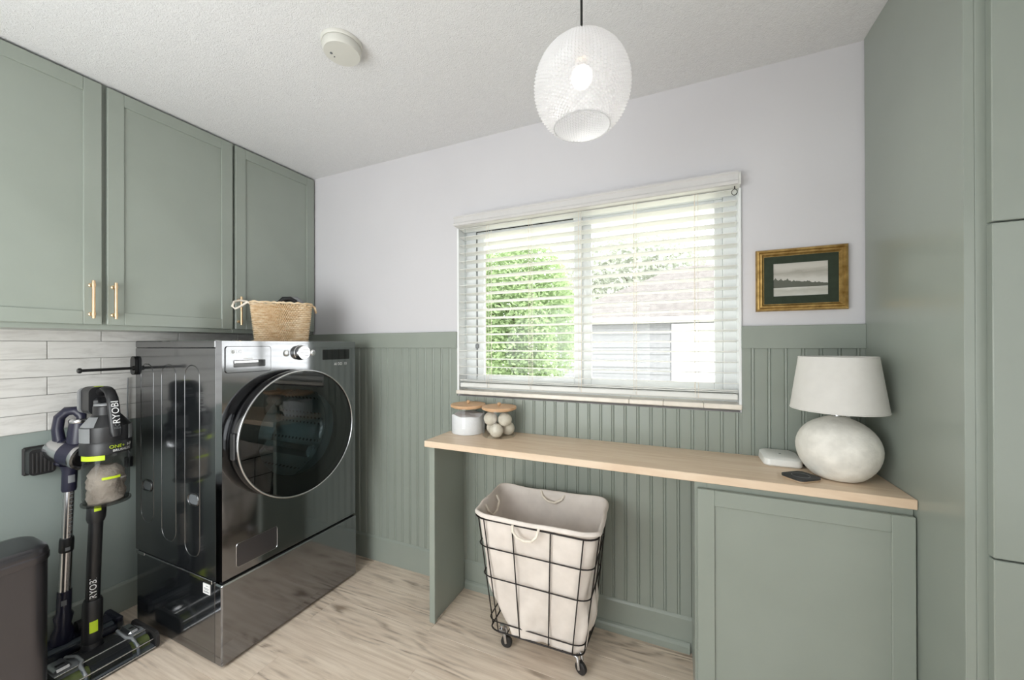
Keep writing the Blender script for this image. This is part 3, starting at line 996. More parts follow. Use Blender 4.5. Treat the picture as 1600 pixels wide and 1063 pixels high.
b = MB(); b.prism([(q[0], WT + .13 + q[1]) for q in rrect(-.010, .105, -.105, .045, .03, 5)], 'X', -.03, .02); b.xf(BM).build('body', 'grey_plastic', ga)
b = MB(); b.tube([(-.01, -.012, WT + .16), (-.01, -.010, WT + .212), (-.01, .008, WT + .233), (-.01, .04, WT + .238), (-.01, .062, WT + .226), (-.01, .068, WT + .2), (-.01, .066, WT + .16)], [.016, .017, .016, .013, .012, .012, .012], 10)
b.xf(BM).build('handle', 'black_plastic', ga, smooth=60)
b = MB(); b.tube([(-.016, .035, WT + .240), (-.016, .07, WT + .238), (-.016, .092, WT + .222), (-.016, .096, WT + .16)], [.010, .014, .014, .012], 10)
b.xf(BM).build('grip_cover', 'grey_plastic', ga, smooth=60)

# ------------------------------------------------------------------ laundry cart
CT4 = [(1.776, -.428), (2.292, -.432), (2.271, -.076), (1.748, -.080)]      # rim corners FL FR BR BL
CB4 = [(1.812, -.345), (2.212, -.335), (2.222, -.115), (1.800, -.118)]      # floor corners
ZR, ZB = .606, .095
lc = thing('laundry_cart', (2.02, -.24, 0), 'black wire laundry cart on casters with a cream canvas bag, under the desk', 'laundry cart')
def cart_pt(cx, cy, z, r=.10):
    """unit-square coordinates to cart perimeter; cx,cy in 0..1"""
    f = (z - ZB) / (ZR - ZB)
    def bil(Q):
        a = Vector(Q[0]).lerp(Vector(Q[1]), cx); d = Vector(Q[3]).lerp(Vector(Q[2]), cx)
        return a.lerp(d, cy)
    p = bil(CB4).lerp(bil(CT4), f)
    return (p.x, p.y, z)
def unit_loop(n, r=.12):
    pts = rrect(0, 1, 0, 1, r, n)
    # densify the straight runs
    out = []
    m = len(pts)
    for i in range(m):
        a, c = pts[i], pts[(i + 1) % m]
        d = math.hypot(c[0] - a[0], c[1] - a[1])
        k = max(1, int(d / .03))
        for j in range(k):
            out.append((a[0] + (c[0] - a[0]) * j / k, a[1] + (c[1] - a[1]) * j / k))
    return out
UL = unit_loop(5)
for z, rr in ((ZR, .0034), (ZR - .125, .0026), (ZR - .26, .0026), (ZB + .045, .0026), (ZB, .0034)):
    b = MB(); b.tube([cart_pt(u_, v_, z) for u_, v_ in UL], rr, 7, loop=True); b.build('wire_hoop', 'wire_black', lc, smooth=60)
for pts_ in ([(u_, 0) for u_ in (.10, .345, .655, .90)], [(u_, 1) for u_ in (.10, .345, .655, .90)], [(0, v_) for v_ in (.15, .5, .85)], [(1, v_) for v_ in (.15, .5, .85)]):
    for u_, v_ in pts_:
        b = MB(); b.tube([cart_pt(u_, v_, ZB), cart_pt(u_, v_, (ZB + ZR) / 2), cart_pt(u_, v_, ZR)], .0026, 7); b.build('upright_wire', 'wire_black', lc, smooth=60)
for u_ in (.2, .35, .5, .65, .8):
    b = MB(); b.tube([cart_pt(u_, 0, ZB), cart_pt(u_, 1, ZB)], .0024, 6); b.build('floor_wire', 'wire_black', lc)
# canvas bag: hem outside the rim, over it, and down inside
UF = unit_loop(8, .16); nb = len(UF)
def bag_ring(z, off, wr, ph, seed):
    out = []
    for i, (u_, v_) in enumerate(UF):
        p = Vector(cart_pt(u_, v_, min(z, ZR)))
        c = Vector(cart_pt(.5, .5, min(z, ZR)))
        d = (p - c); d.z = 0; L = d.length; d.normalize()
        a = 2 * PI * i / nb
        w = wr * (.5 * math.sin(5 * a + ph) + .3 * math.sin(11 * a - 2 * ph + seed) + .2 * math.sin(19 * a + 3 * ph))
        p = p + d * (off + w)
        out.append((p.x, p.y, z + wr * .5 * math.sin(7 * a + seed)))
    return out
rings = []
def corner_lift(i):
    u_, v_ = UF[i]
    return .016 * (abs(2 * u_ - 1) ** 6) * (abs(2 * v_ - 1) ** 6)
for z, off, wr in ((ZR + .0055, .0075, .002), (ZR + .008, .0090, .002), (ZR + .013, .0095, .003), (ZR + .021, .005, .004), (ZR + .022, -.003, .004), (ZR + .010, -.009, .003), (ZR - .015, -.011, .003)):
    rg = bag_ring(z, off, wr, z * 9, 1.0)
    rings.append([(p[0], p[1], p[2] + corner_lift(i) + .004 * math.sin(3 * 2 * PI * i / nb + 1)) for i, p in enumerate(rg)])
for i in range(1, 19):
    f = i / 18; z = ZR - .015 - f * (ZR - .015 - ZB + .006)
    rg = bag_ring(z, -.008 - .006 * math.sin(f * PI), .005 + .009 * f, 2 + f * 5.5, 1 + f * 2)
    out = []
    for k_, p in enumerate(rg):
        u_, v_ = UF[k_]
        # the load slumps towards the right and bulges between the wires low down
        bul = .030 * math.exp(-((f - .72) / .16) ** 2) * max(0, (u_ - .88) / .12) * math.exp(-((v_ - .55) / .4) ** 2)
        bul += .075 * max(0, (.35 - u_) / .35) * max(0, (f - .55) / .45) ** 1.5
        out.append((p[0] + bul, p[1], p[2]))
    rings.append(out)
last = rings[-1]
cc = cart_pt(.55, .5, ZB)
for k_ in (.93, .75, .45, .15):
    rings.append([(cc[0] + (p[0] - cc[0]) * k_, cc[1] + (p[1] - cc[1]) * k_, ZB - .006 - .012 * (1 - k_) + .006 * math.sin(i * .35)) for i, p in enumerate(last)])
b = MB(); b.ring(rings, True, False, True)
bag = b.build('canvas_bag', 'linen', lc, smooth=75)
bag_mod = bag.modifiers.new('thickness', 'SOLIDIFY'); bag_mod.thickness = .0016; bag_mod.offset = 0
sb = bag.modifiers.new('smooth', 'SUBSURF'); sb.levels = 1; sb.render_levels = 1
def rope_loop(pts): 
    b = MB(); b.tube(pts, .0055, 8); o = b.build('rope_handle', 'rope', lc, smooth=60); return o
def cp(u_, v_, z, off=0): 
    p = cart_pt(u_, v_, z); return (p[0], p[1] - off, z)
rope_loop([cp(.36, 0, ZR + .006, .010), cp(.37, 0, ZR - .015, .022), cp(.40, 0, ZR - .036, .022), cp(.46, 0, ZR - .046, .022), cp(.52, 0, ZR - .040, .022), cp(.56, 0, ZR - .018, .022), cp(.57, 0, ZR + .006, .012), cp(.565, 0, ZR + .012, .0)])
rope_loop([cp(.40, 1, ZR + .012, .006), cp(.42, 1, ZR - .004, .020), cp(.47, 1, ZR - .022, .024), cp(.54, 1, ZR - .026, .024), cp(.60, 1, ZR - .008, .020), cp(.62, 1, ZR + .010, .006)])
rope_loop([(1.775, -.20, ZR + .006), (1.79, -.20, ZR - .02), (1.795, -.235, ZR - .05), (1.795, -.28, ZR - .05), (1.79, -.31, ZR - .02), (1.775, -.31, ZR + .006)])
# casters
def caster(x, y, a, kind='grey_plastic'):
    b = MB(); b.lathe([(.008, .052), (.010, .075), (.010, ZB)], (x, y, 0), 'Z', 12)
    dx_, dy_ = math.cos(R(a)), math.sin(R(a))
    for s_ in (-1, 1):
        p = [(x - dx_ * .012 + -dy_ * s_ * .014, y - dy_ * .012 + dx_ * s_ * .014, .075), (x + dx_ * .012 - dy_ * s_ * .014, y + dy_ * .012 + dx_ * s_ * .014, .072), (x + dx_ * .020 - dy_ * s_ * .014, y + dy_ * .020 + dx_ * s_ * .014, .026)]
        b.tube(p, [.009, .008, .006], 8)
    b.tube([(x - dy_ * .016, y + dx_ * .016, .074), (x + dy_ * .016, y - dx_ * .016, .074)], .010, 8)
    o = b.build('caster', 'silver', lc, smooth=50)
    w_ = MB(); w_.lathe([(.010, -.010), (.020, -.010), (.0245, -.006), (.0245, .006), (.020, .010), (.010, .010)], (0, 0, 0), 'Y', 24)
    w_.xf(Matrix.Translation((x + dx_ * .020, y + dy_ * .020, .0250)) @ Matrix.Rotation(R(a), 4, 'Z'))
    w_.build('wheel', 'rubber', o, smooth=40)
caster(1.850, -.300, 10); caster(2.180, -.295, -20); caster(1.845, -.150, 60); caster(2.175, -.150, 120)

# ------------------------------------------------------------------ stick vacuum with lime accents
VX, VY = .335, -1.052
vc = thing('stick_vacuum', (VX, VY, 0), 'black and lime cordless stick vacuum with a full clear dust cup', 'vacuum')
hx0, hx1, hy0, hy1 = .262, .482, -1.195, -.905
b = MB()
b.prism([(hx0, .012), (hx0 + .02, .050), (hx0 + .09, .062), (hx0 + .13, .060), (hx0 + .135, .010)], 'Y', hy0 + .006, hy1 - .010)
b.box(hx0 + .01, hx1 - .012, hy0 + .006, hy1 - .010, .006, .016, .002)
head = b.build('floor_head', 'grey_plastic', vc)
b = MB(); b.prism([(hx0 - .004, .014), (hx0 + .02, .056), (hx0 + .09, .070), (hx0 + .175, .060), (hx0 + .195, .045), (hx0 + .195, .014)], 'Y', -1.105, -.985); b.build('head_cover', 'black_plastic', head)
for y_ in (-1.110, -.980):
    b = MB(); b.tube([(hx0 + .02, y_ - (.012 if y_ < -1.05 else -.012), .058), (hx0 + .08, y_, .072), (hx0 + .13, y_ , .070), (hx0 + .15, y_ - (.012 if y_ < -1.05 else -.012), .066), (hx0 + .197, y_ - (.012 if y_ < -1.05 else -.012), .046), (hx0 + .205, y_ - (.012 if y_ < -1.05 else -.012), .016)], .006, 8); b.build('cover_trim', 'grey_plastic', head, smooth=60)
for y0, y1 in ((hy0 + .015, -1.13), (-.965, hy1 - .022)):
    b = MB(); b.box(hx0 + .03, hx0 + .115, y0, y1, .055, .074, .008); b.build('silver_cheek', 'silver', head)
    b = MB(); b.box(hx0 + .075, hx0 + .088, y0 + .012, y1 - .012, .0735, .0755, .0005); b.build('cheek_slot', 'black_plastic', head)
b = MB()
fr_ = []
for i in range(9):
    a = R(100 - i * 15)
    fr_.append((hx0 + .165 + .046 * math.cos(a), .016 + .045 * math.sin(a)))
for i, (px_, pz_) in enumerate(fr_): pass
b.ring([[(p[0], yy, p[1]) for p in fr_] for yy in (hy0 + .008, hy1 - .012)], closed=False, cap0=False, cap1=False)
b.build('clear_hood', 'head_plastic', head, smooth=60)
b = MB(); b.tube([(hx0 + .160, hy0 + .015, .030), (hx0 + .160, hy1 - .018, .030)], .026, 16); b.build('brush_roll', 'olive_bristle', head, smooth=60)
b = MB(); b.tube([(hx0 + .204, hy0 + .01, .046), (hx0 + .204, hy1 - .014, .046)], .003, 8); b.build('hood_strip', 'silver', head, smooth=60)
b = MB(); b.tube([(hx0 + .135, hy0 + .01, .064), (hx0 + .135, hy1 - .014, .064)], .004, 8); b.build('hood_strip', 'silver', head, smooth=60)
b = MB(); b.box(hx1 - .012, hx1 - .002, hy0 + .006, hy1 - .010, .010, .016, .002); b.build('hood_lip', 'silver', head)
b = MB(); b.prism(rrect(hx0 + .004, hx1 + .002, .002, .072, .024, 5), 'Y', hy1 - .011, hy1); b.build('end_bumper', 'rubber', head)
b = MB(); b.prism(rrect(hx0 + .004, hx1 + .002, .002, .072, .024, 5), 'Y', hy0 - .004, hy0 + .0055); b.build('end_bumper', 'rubber', head)
for yy in (-1.15, -.95):
    b = MB(); b.lathe([(.006, -.008), (.017, -.008), (.017, .008), (.006, .008)], (hx0 - .006, yy, .0175), 'Y', 18); b.build('head_wheel', 'rubber', head)
def leaned(z): return (VX - .020 + .012 * z, VY - .006 + .030 * z * z, z)
b = MB(); b.tube([(VX - .02, VY - .005, .055), leaned(.09)], [.036, .030], 18); b.build('swivel_neck', 'black_plastic', vc, smooth=50)
b = MB(); b.tube([leaned(.085), leaned(.10), leaned(.255), leaned(.265)], [.028, .031, .030, .026], 20); lcol = b.build('lower_collar', 'black_plastic', vc, smooth=50)
b = MB(); b.tube([leaned(.26), leaned(.45), leaned(.61)], .0215, 20); tb = b.build('wand_tube', 'black_plastic', vc, smooth=60)
b = MB(); b.tube([leaned(.585), leaned(.60), leaned(.655), leaned(.67)], [.025, .029, .029, .026], 20); ucol = b.build('upper_collar', 'black_plastic', vc, smooth=50)
FA = R(-19)                                                     # the face that looks into the room
def on_cyl(c, r_, ang0):
    """x -> round the cylinder, y -> up"""
    def fn(a, h):
        q = ang0 + a / r_
        return (c[0] + r_ * math.cos(q), c[1] + r_ * math.sin(q), c[2] + h)
    return fn
def patch(name, m, parent, c, r_, ang0, w_, h_, th=.0012):
    fn0, fn1 = on_cyl(c, r_, ang0), on_cyl(c, r_ + th, ang0)
    nn = 8; rings = []
    for i in range(nn + 1):
        a = -w_ / 2 + w_ * i / nn
        k_ = r_ / (r_ + th)
        rings.append([fn0(a, -h_ / 2), fn1(a / k_, -h_ / 2), fn1(a / k_, h_ / 2), fn0(a, h_ / 2)])
    bb_ = MB(); bb_.ring(rings, True); return bb_.build(name, m, parent)
c_ = leaned(.16); patch('lime_button', 'lime', lcol, c_, .0305, FA + .15, .024, .046)
c_ = leaned(.645); patch('lime_tag', 'lime', ucol, c_, .029, FA + .1, .020, .022)
c_ = leaned(.315)
def up_text(c, r_, ang0):                                       # lettering reading upward
    g = on_cyl(c, r_, ang0)
    return lambda a, h: g(-h, a)
writing('brand_lettering', 'RYOBI', up_text(c_, .0222, FA + .05), .030, 'white_print', tb)
CXc, CYc = leaned(.75)[0] + .018, leaned(.75)[1] + .018         # axis of the dust cup
cup = MB(); cup.lathe([(.030, .662), (.066, .668), (.070, .690), (.0715, .875)], (CXc, CYc, 0), 'Z', 48, cap=True)
dc = cup.build('dust_cup', 'smoke_plastic', vc, smooth=40)
b = MB()
rings = []
for i in range(10):
    z = .672 + .145 * i / 9
    rings.append([(CXc + (.056 + .006 * math.sin(3 * a + i) * math.cos(2 * i)) * math.cos(a) * (1 if i < 7 else .95 - .22 * (i - 7)), CYc + (.056 + .006 * math.sin(4 * a + 2 * i)) * math.sin(a) * (1 if i < 7 else .95 - .22 * (i - 7)), z + .006 * math.sin(2 * a)) for a in [2 * PI * q / 32 for q in range(32)]])
b.ring(rings); b.build('collected_dust', 'dust', dc, smooth=70)
b = MB(); b.lathe([(.0725, .660), (.0745, .664), (.0745, .670), (.0725, .672)], (CXc, CYc, 0), 'Z', 48); b.build('cup_base', 'smoke_plastic', dc)
patch('lime_patch', 'lime', dc, (CXc, CYc, .862), .0718, FA - .65, .085, .020, .0025)
patch('cup_lime_mark', 'lime', dc, (CXc, CYc, .775), .0710, FA + .2, .055, .010)
writing('level_lettering', 'MAX', on_cyl((CXc, CYc, .766), .0716, FA + .75), .010, 'white_print', dc)
b = MB(); b.lathe([(.0715, .872), (.0775, .874), (.0775, .918), (.0740, .924)], (CXc, CYc, 0), 'Z', 48); band = b.build('latch_band', 'black_plastic', vc, smooth=40)
writing('badge_lettering', 'ONE+', on_cyl((CXc, CYc, .902), .0779, FA + .42), .019, 'lime', band)
writing('badge_lettering', 'HP', on_cyl((CXc, CYc, .902), .0779, FA + 1.02), .019, 'white_print', band)
writing('badge_lettering', 'BRUSHLESS', on_cyl((CXc, CYc, .886), .0779, FA + .66), .0135, 'white_print', band)
b = MB(); b.lathe([(.074, .924), (.0755, .965), (.0740, .985), (.046, 1.025), (.040, 1.032)], (CXc, CYc, 0), 'Z', 48); body = b.build('motor_body', 'black_plastic', vc, smooth=30)
b = MB(); b.lathe([(.040, 1.030), (.040, 1.066), (.037, 1.070)], (CXc, CYc, 0), 'Z', 40); b.build('filter_neck', 'black_plastic', vc, smooth=30)
b = MB(); b.lathe([(.0375, 1.070), (.0375, 1.075), (.034, 1.079), (.0001, 1.080)], (CXc, CYc, 0), 'Z', 40, cap=False); fc = b.build('filter_cap', 'grey_plastic', vc, smooth=30)
b = MB(); b.box(CXc - .004, CXc + .004, CYc - .022, CYc + .022, 1.079, 1.084, .002); b.build('cap_rib', 'black_plastic', fc)
patch('grey_panel', 'grey_plastic', body, (CXc, CYc, .955), .0755, FA - 1.05, .062, .058, .002)
patch('grey_panel', 'grey_plastic', body, (CXc, CYc, .955), .0755, FA + 1.35, .050, .058, .002)
# sloping grey shoulder between the panels
b = MB(); rings = []
for i in range(9):
    q = FA - 1.5 + 1.0 * i / 8
    rings.append([(CXc + r_ * math.cos(q), CYc + r_ * math.sin(q), z) for r_, z in ((.0735, .9865), (.048, 1.024), (.0486, 1.0255), (.0748, .9875))])
b.ring(rings); b.build('shoulder_plate', 'grey_plastic', body)
ca, sa = math.cos(FA + .35), math.sin(FA + .35)
def hp(d, z): return (CXc + d * ca, CYc + d * sa, z)
b = MB()
path = [hp(-.055, 1.10), hp(-.035, 1.128), hp(-.005, 1.138), hp(.028, 1.128), (hp(.050, 1.100)), hp(.060, 1.06), hp(.070, 1.01), hp(.080, .965), hp(.084, .945)]
b.tube(path, [.018, .019, .018, .0185, .019, .0195, .0195, .0195, .014], 14, flat=.62)
hd = b.build('handle', 'black_plastic', vc, smooth=60)
def strap(a, h):                                                # lettering on the handle face, reading upward
    z = 1.045 + a
    d = .0605 + (1.06 - z) * .22 + .0145
    return (CXc + d * ca + h * sa, CYc + d * sa - h * ca, z)
writing('brand_lettering', 'RYOBI', lambda a, h: strap(a, h), .033, 'white_print', hd)
writing('control_lettering', 'MAX', lambda a, h: strap(h - .065, -a), .010, 'grey_print', hd)
b = MB(); b.tube([strap(-.052 + .006 * math.sin(i * PI / 6), .006 * math.cos(i * PI / 6)) for i in range(12)], .0008, 5, loop=True); b.build('power_mark', 'grey_print', hd)
# battery pack behind the handle
ca2, sa2 = math.cos(FA + .35), math.sin(FA + .35)
bm_ = Matrix.Translation((CXc - .075 * ca2, CYc - .075 * sa2, 1.03)) @ Matrix.Rotation(FA + .35, 4, 'Z')
b = MB(); b.prism(rrect(-.040, .040, 0, .115, .022, 5), 'X', -.034, .038); b.xf(bm_); bt_ = b.build('battery', 'black_plastic', vc)
b = MB(); b.prism(rrect(-.046, .046, .004, .110, .020, 5), 'X', -.046, -.030); b.xf(bm_); b.build('battery_cap', 'grey_plastic', bt_)
b = MB(); b.box(.0, .02, -.012, .012, .113, .117, .001); b.xf(bm_); b.build('lime_latch', 'lime', bt_)
for i in range(4):
    b = MB(); b.box(-.050, -.044, -.036, .036, .018 + i * .022, .028 + i * .022, .002); b.xf(bm_); b.build('battery_rib', 'black_plastic', bt_)
b = MB(); b.box(.034, .060, -.03, .03, -.02, .07, .01); b.xf(bm_); b.build('battery_dock', 'black_plastic', vc)

# ------------------------------------------------------------------ second stick vacuum (navy and silver)
v2 = thing('stick_vacuum', (.14, -1.085, 0), 'navy and silver stick vacuum leaning on the green wall', 'vacuum')
def w2(z): return (.132, -1.088 + .030 * z, z)
b = MB(); b.prism([(.045, .010), (.050, .040), (.090, .055), (.150, .050), (.185, .035), (.195, .012)], 'Y', -1.20, -.935)
h2 = b.build('floor_head', 'navy_plastic', v2)
b = MB(); b.ring([[(p[0], yy, p[1]) for p in ((.150, .052), (.178, .046), (.194, .032), (.200, .012))] for yy in (-1.20, -.912)], closed=False, cap0=False, cap1=False); b.build('clear_hood', 'head_plastic', h2, smooth=60)
b = MB(); b.box(.060, .180, -.935, -.908, .008, .060, .006); b.build('end_block', 'navy_plastic', h2)
b = MB(); b.tube([(.16, -1.19, .028), (.16, -.94, .028)], .020, 14); b.build('brush_roll', 'grey_plastic', h2, smooth=60)
b = MB(); b.lathe([(.008, -.012), (.026, -.012), (.026, .012), (.008, .012)], (.118, -1.030, .074), 'Y', 20); b.build('head_wheel', 'rubber', h2, smooth=50)
b = MB(); b.tube([(.13, -1.088, .05), w2(.09), w2(.12), w2(.16), w2(.175), w2(.265)], [.034, .034, .024, .030, .022, .022], 18); n2 = b.build('lower_neck', 'navy_plastic', v2, smooth=40)
c_ = w2(.22); patch('release_button', 'grey_plastic', n2, c_, .022, FA, .016, .022)
b = MB(); b.tube([w2(.262), w2(.45)], .0195, 20); b.build('lower_tube', 'silver', v2, smooth=60)
b = MB(); b.tube([w2(.43), w2(.435), w2(.48), w2(.49)], [.020, .0225, .0225, .021], 20); cl2 = b.build('tube_clamp', 'black_plastic', v2, smooth=40)
c_ = w2(.447); patch('clamp_button', 'grey_plastic', cl2, c_, .0225, FA + .2, .014, .014)
b = MB(); b.tube([w2(.485), w2(.70)], .0170, 20); ut = b.build('upper_tube', 'silver', v2, smooth=60)
for i in range(11):
    c_ = w2(.505 + i * .0175); patch('tube_notch', 'grey_print', ut, c_, .0170, FA + .55, .013, .0035, .0008)
b = MB(); b.tube([w2(.69), w2(.70), w2(.775), w2(.80)], [.021, .0235, .0235, .03], 20); cn = b.build('tube_socket', 'navy_plastic', v2, smooth=40)
c_ = w2(.745); patch('socket_button', 'grey_plastic', cn, c_, .0235, FA + .3, .020, .032)
# motor barrel pointing to the camera
def fx(p): return (Matrix.Translation((.135, -1.062, .855)) @ Matrix.Rotation(R(-52), 4, 'Z')) @ Vector(p)
MX = Matrix.Translation((.135, -1.062, .855)) @ Matrix.Rotation(R(22), 4, 'Z') @ Matrix.Rotation(R(14), 4, 'Y')
b = MB(); b.lathe([(.030, -.085), (.046, -.078), (.052, -.05), (.053, -.008)], (0, 0, 0), 'X', 32); b.xf(MX); br = b.build('motor_barrel', 'silver', v2, smooth=40)
b = MB(); b.lathe([(.0535, -.008), (.054, .045)], (0, 0, 0), 'X', 32); b.xf(MX); b.build('barrel_sleeve', 'navy_plastic', br, smooth=40)
b = MB(); b.lathe([(.054, .045), (.058, .050), (.058, .066), (.050, .070), (.044, .064), (.044, .045)], (0, 0, 0), 'X', 32); b.xf(MX); b.build('barrel_ring', 'silver', br, smooth=40)
b = MB(); b.lathe([(.044, .056), (.036, .062), (.030, .058), (.0001, .056)], (0, 0, 0), 'X', 32, cap=False); b.xf(MX); b.build('barrel_grille', 'black_plastic', br, smooth=40)
b = MB(); b.tube([(.150, -1.045, .88), (.150, -1.043, .92), (.150, -1.040, .985)], [.036, .036, .032], 24); cy = b.build('cyclone_cup', 'navy_plastic', v2, smooth=40)
b = MB(); b.lathe([(.0325, .984), (.034, .986), (.034, .996), (.030, 1.001), (.0001, 1.003)], (.150, -1.040, 0), 'Z', 28, cap=False); b.build('cup_cap', 'silver', cy, smooth=40)
b = MB(); b.tube([(.10, -1.085, .90), (.095, -1.09, .96), (.10, -1.085, 1.01), (.115, -1.068, 1.035), (.135, -1.045, 1.036), (.150, -1.035, 1.012), (.152, -1.035, .99)], [.020, .018, .018, .018, .017, .014, .012], 14, flat=1.2); b.build('handle', 'navy_plastic', v2, smooth=60)
b = MB(); b.box(.075, .135, -1.10, -1.02, .885, .915, .01); b.build('handle_base', 'navy_plastic', v2)
b = MB(); b.prism(rrect(-1.165, -1.09, .775, .885, .016, 4), 'X', .032, .085); bp = b.build('battery_pack', 'black_plastic', v2)
for i in range(6):
    b = MB(); b.box(.085, .0885, -1.158 + i * .011, -1.152 + i * .011, .785, .870, .001); b.build('battery_rib', 'rubber', bp)
b = MB(); b.box(.020, .034, -1.170, -1.082, .770, .890, .006); b.build('battery_back', 'rubber', bp)
b = MB(); b.box(.07, .12, -1.10, -1.05, .80, .86, .008); b.build('battery_bridge', 'navy_plastic', v2)

# ------------------------------------------------------------------ trash can
tx0, tx1, ty0, ty1 = .268, .492, -1.66, -1.212
tc_ = thing('trash_can', (.38, -1.44, 0), 'dark bronze metal trash can with rounded corners and flat lid', 'trash can')
def prof_ring(g, z, r_=.055): return [(p[0], p[1], z) for p in rrect(tx0 - g, tx1 + g, ty0 - g, ty1 + g, r_ + g, 8)]
b = MB(); b.ring([prof_ring(-.003, .022), prof_ring(-.002, .30), prof_ring(-.001, .552)], True); b.build('bin_body', 'dark_bronze', tc_, smooth=50)
b = MB(); b.ring([prof_ring(-.006, 0.0), prof_ring(-.002, .004), prof_ring(-.002, .0225)], True); b.build('base_ring', 'black_plastic', tc_, smooth=30)
b = MB(); b.ring([prof_ring(.002, .5525), prof_ring(.004, .556), prof_ring(.004, .574), prof_ring(.001, .578)], True); b.build('rim_band', 'dark_bronze', tc_, smooth=30)
b = MB(); b.ring([prof_ring(.001, .5785), prof_ring(.002, .584), prof_ring(-.002, .597), prof_ring(-.014, .603), prof_ring(-.030, .604)], True); b.build('lid', 'dark_bronze', tc_, smooth=40)
b = MB(); b.box(tx1 - .01, tx1 + .035, -1.50, -1.38, .006, .018, .004); b.build('foot_pedal', 'black_plastic', tc_)

# ------------------------------------------------------------------ pendant lamp
PX, PY, PZ, PR = 2.326, -.805, 2.000, .1245
pl = thing('pendant_lamp', (PX, PY, H), 'round prismatic glass pendant lamp lit, hanging on a black cord', 'lamp')
def globe_ring(th, rad, nphi, amp, k):
    rg = []
    for i in range(nphi):
        a = 2 * PI * i / nphi
        d = amp * (math.cos(i * PI / 2 + (PI / 2 if 0 else 0)) * k)
        r_ = (rad + d)
        rg.append((PX + r_ * math.sin(th) * math.cos(a), PY + r_ * math.sin(th) * math.sin(a), PZ + r_ * math.cos(th) * 1.02))
    return rg
rings = []
NT_, th0, th1 = 132, R(9), R(144)
for i in range(NT_ + 1):
    th = th0 + (th1 - th0) * i / NT_
    rings.append(globe_ring(th, PR, 4 * 46, .0034, math.cos(i * PI / 2)))
b = MB(); b.ring(rings, True, False, False)
gl_ = b.build('glass_globe', 'frosted_glass', pl, smooth=60)
rimr, rimz = PR * math.sin(th1), PZ + PR * 1.02 * math.cos(th1)
b = MB(); b.tube([(PX + rimr * math.cos(2 * PI * i / 64), PY + rimr * math.sin(2 * PI * i / 64), rimz) for i in range(64)], .0014, 6, loop=True); b.build('globe_lip', 'frosted_glass', gl_, smooth=60)
ztop = PZ + PR * 1.02
b = MB(); b.lathe([(.024, ztop - .004), (.024, ztop), (.014, ztop + .006), (.006, ztop + .012), (.005, ztop + .018), (.0035, ztop + .02)], (PX, PY, 0), 'Z', 32); b.build('brass_cap', 'brass', pl, smooth=40)
b = MB(); b.tube([(PX, PY, ztop + .018), (PX, PY, H - .02)], .0032, 10); b.build('cord', 'black_metal', pl, smooth=60)
b = MB(); b.lathe([(.006, H - .026), (.05, H - .020), (.06, H - .010), (.06, H - .0005)], (PX, PY, 0), 'Z', 40); b.build('ceiling_canopy', 'brass', pl, smooth=40)
b = MB(); b.lathe([(.018, ztop - .055), (.018, ztop - .004)], (PX, PY, 0), 'Z', 24); b.build('socket', 'brass', pl, smooth=40)
b = MB(); b.sphere((PX, PY, PZ + .030), .028, 24, 16); b.build('bulb', 'bulb_glow', pl, smooth=60)
pd_ = bpy.data.lights.new('pendant_bulb_light', 'POINT'); pd_.energy = 0.46; pd_.shadow_soft_size = .028; pd_.color = (1.0, .97, .93)
po = bpy.data.objects.new('pendant_bulb_light', pd_); COL.objects.link(po); po.location = (PX, PY, PZ - .02)

# ------------------------------------------------------------------ smoke detector
sd = thing('smoke_detector', (1.425, -.765, H), 'round white smoke detector on the textured ceiling', 'smoke detector')
SX, SY = 1.420, -.768
b = MB(); b.lathe([(.072, H - .0005), (.072, H - .008), (.069, H - .012)], (SX, SY, 0), 'Z', 48); b.build('base_plate', 'aged_plastic', sd, smooth=40)
b = MB(); b.lathe([(.066, H - .0125), (.067, H - .016), (.066, H - .034), (.062, H - .040), (.0001, H - .0415)], (SX, SY, 0), 'Z', 48, cap=False); hb = b.build('housing', 'aged_plastic', sd, smooth=40)
b = MB(); b.lathe([(.0045, H - .0425), (.0045, H - .0405)], (SX - .030, SY - .022, 0), 'Z', 14); b.build('test_hole', 'gasket_grey', hb)
b = MB(); b.lathe([(.002, H - .0425), (.002, H - .0405)], (SX - .034, SY - .004, 0), 'Z', 10); b.build('led', 'gasket_grey', hb)

# ------------------------------------------------------------------ framed picture
fx0, fx1, fz0, fz1 = 2.8475, 3.1405, 1.4495, 1.6935
fm = thing('framed_picture', (2.994, -.01, fz0), 'small gold-framed misty landscape print with dark green mat on the white wall', 'picture')
prof = [(0, 0), (0, -.012), (.004, -.020), (.010, -.021), (.014, -.016), (.020, -.017), (.026, -.010), (.028, -.010), (.028, 0)]
def rail(name, pts):
    b = MB(); b.ring(pts); return b.build(name, 'gold_leaf', fm)
def corner_ring(x, z, sx, sz): return [(x + sx * p[0], p[1] - .001, z + sz * p[0]) for p in prof]
cs = [(fx0, fz0, 1, 1), (fx1, fz0, -1, 1), (fx1, fz1, -1, -1), (fx0, fz1, 1, -1)]
for i in range(4):
    rail('frame_rail', [corner_ring(*cs[i]), corner_ring(*cs[(i + 1) % 4])])
ax0, ax1, az0, az1 = 2.907, 3.081, 1.508, 1.637
b = MB()
for q in ((fx0 + .024, ax0, fz0 + .024, fz1 - .024), (ax1, fx1 - .024, fz0 + .024, fz1 - .024), (ax0, ax1, fz0 + .024, az0), (ax0, ax1, az1, fz1 - .024)):
    b.box(q[0], q[1], -.0095, -.006, q[2], q[3])
b.build('mat_board', 'mat_board', fm)
b = MB(); b.box(ax0 - .004, ax1 + .004, -.0060, -.004, az0 - .004, az1 + .004); b.build('print', 'landscape_print', fm)

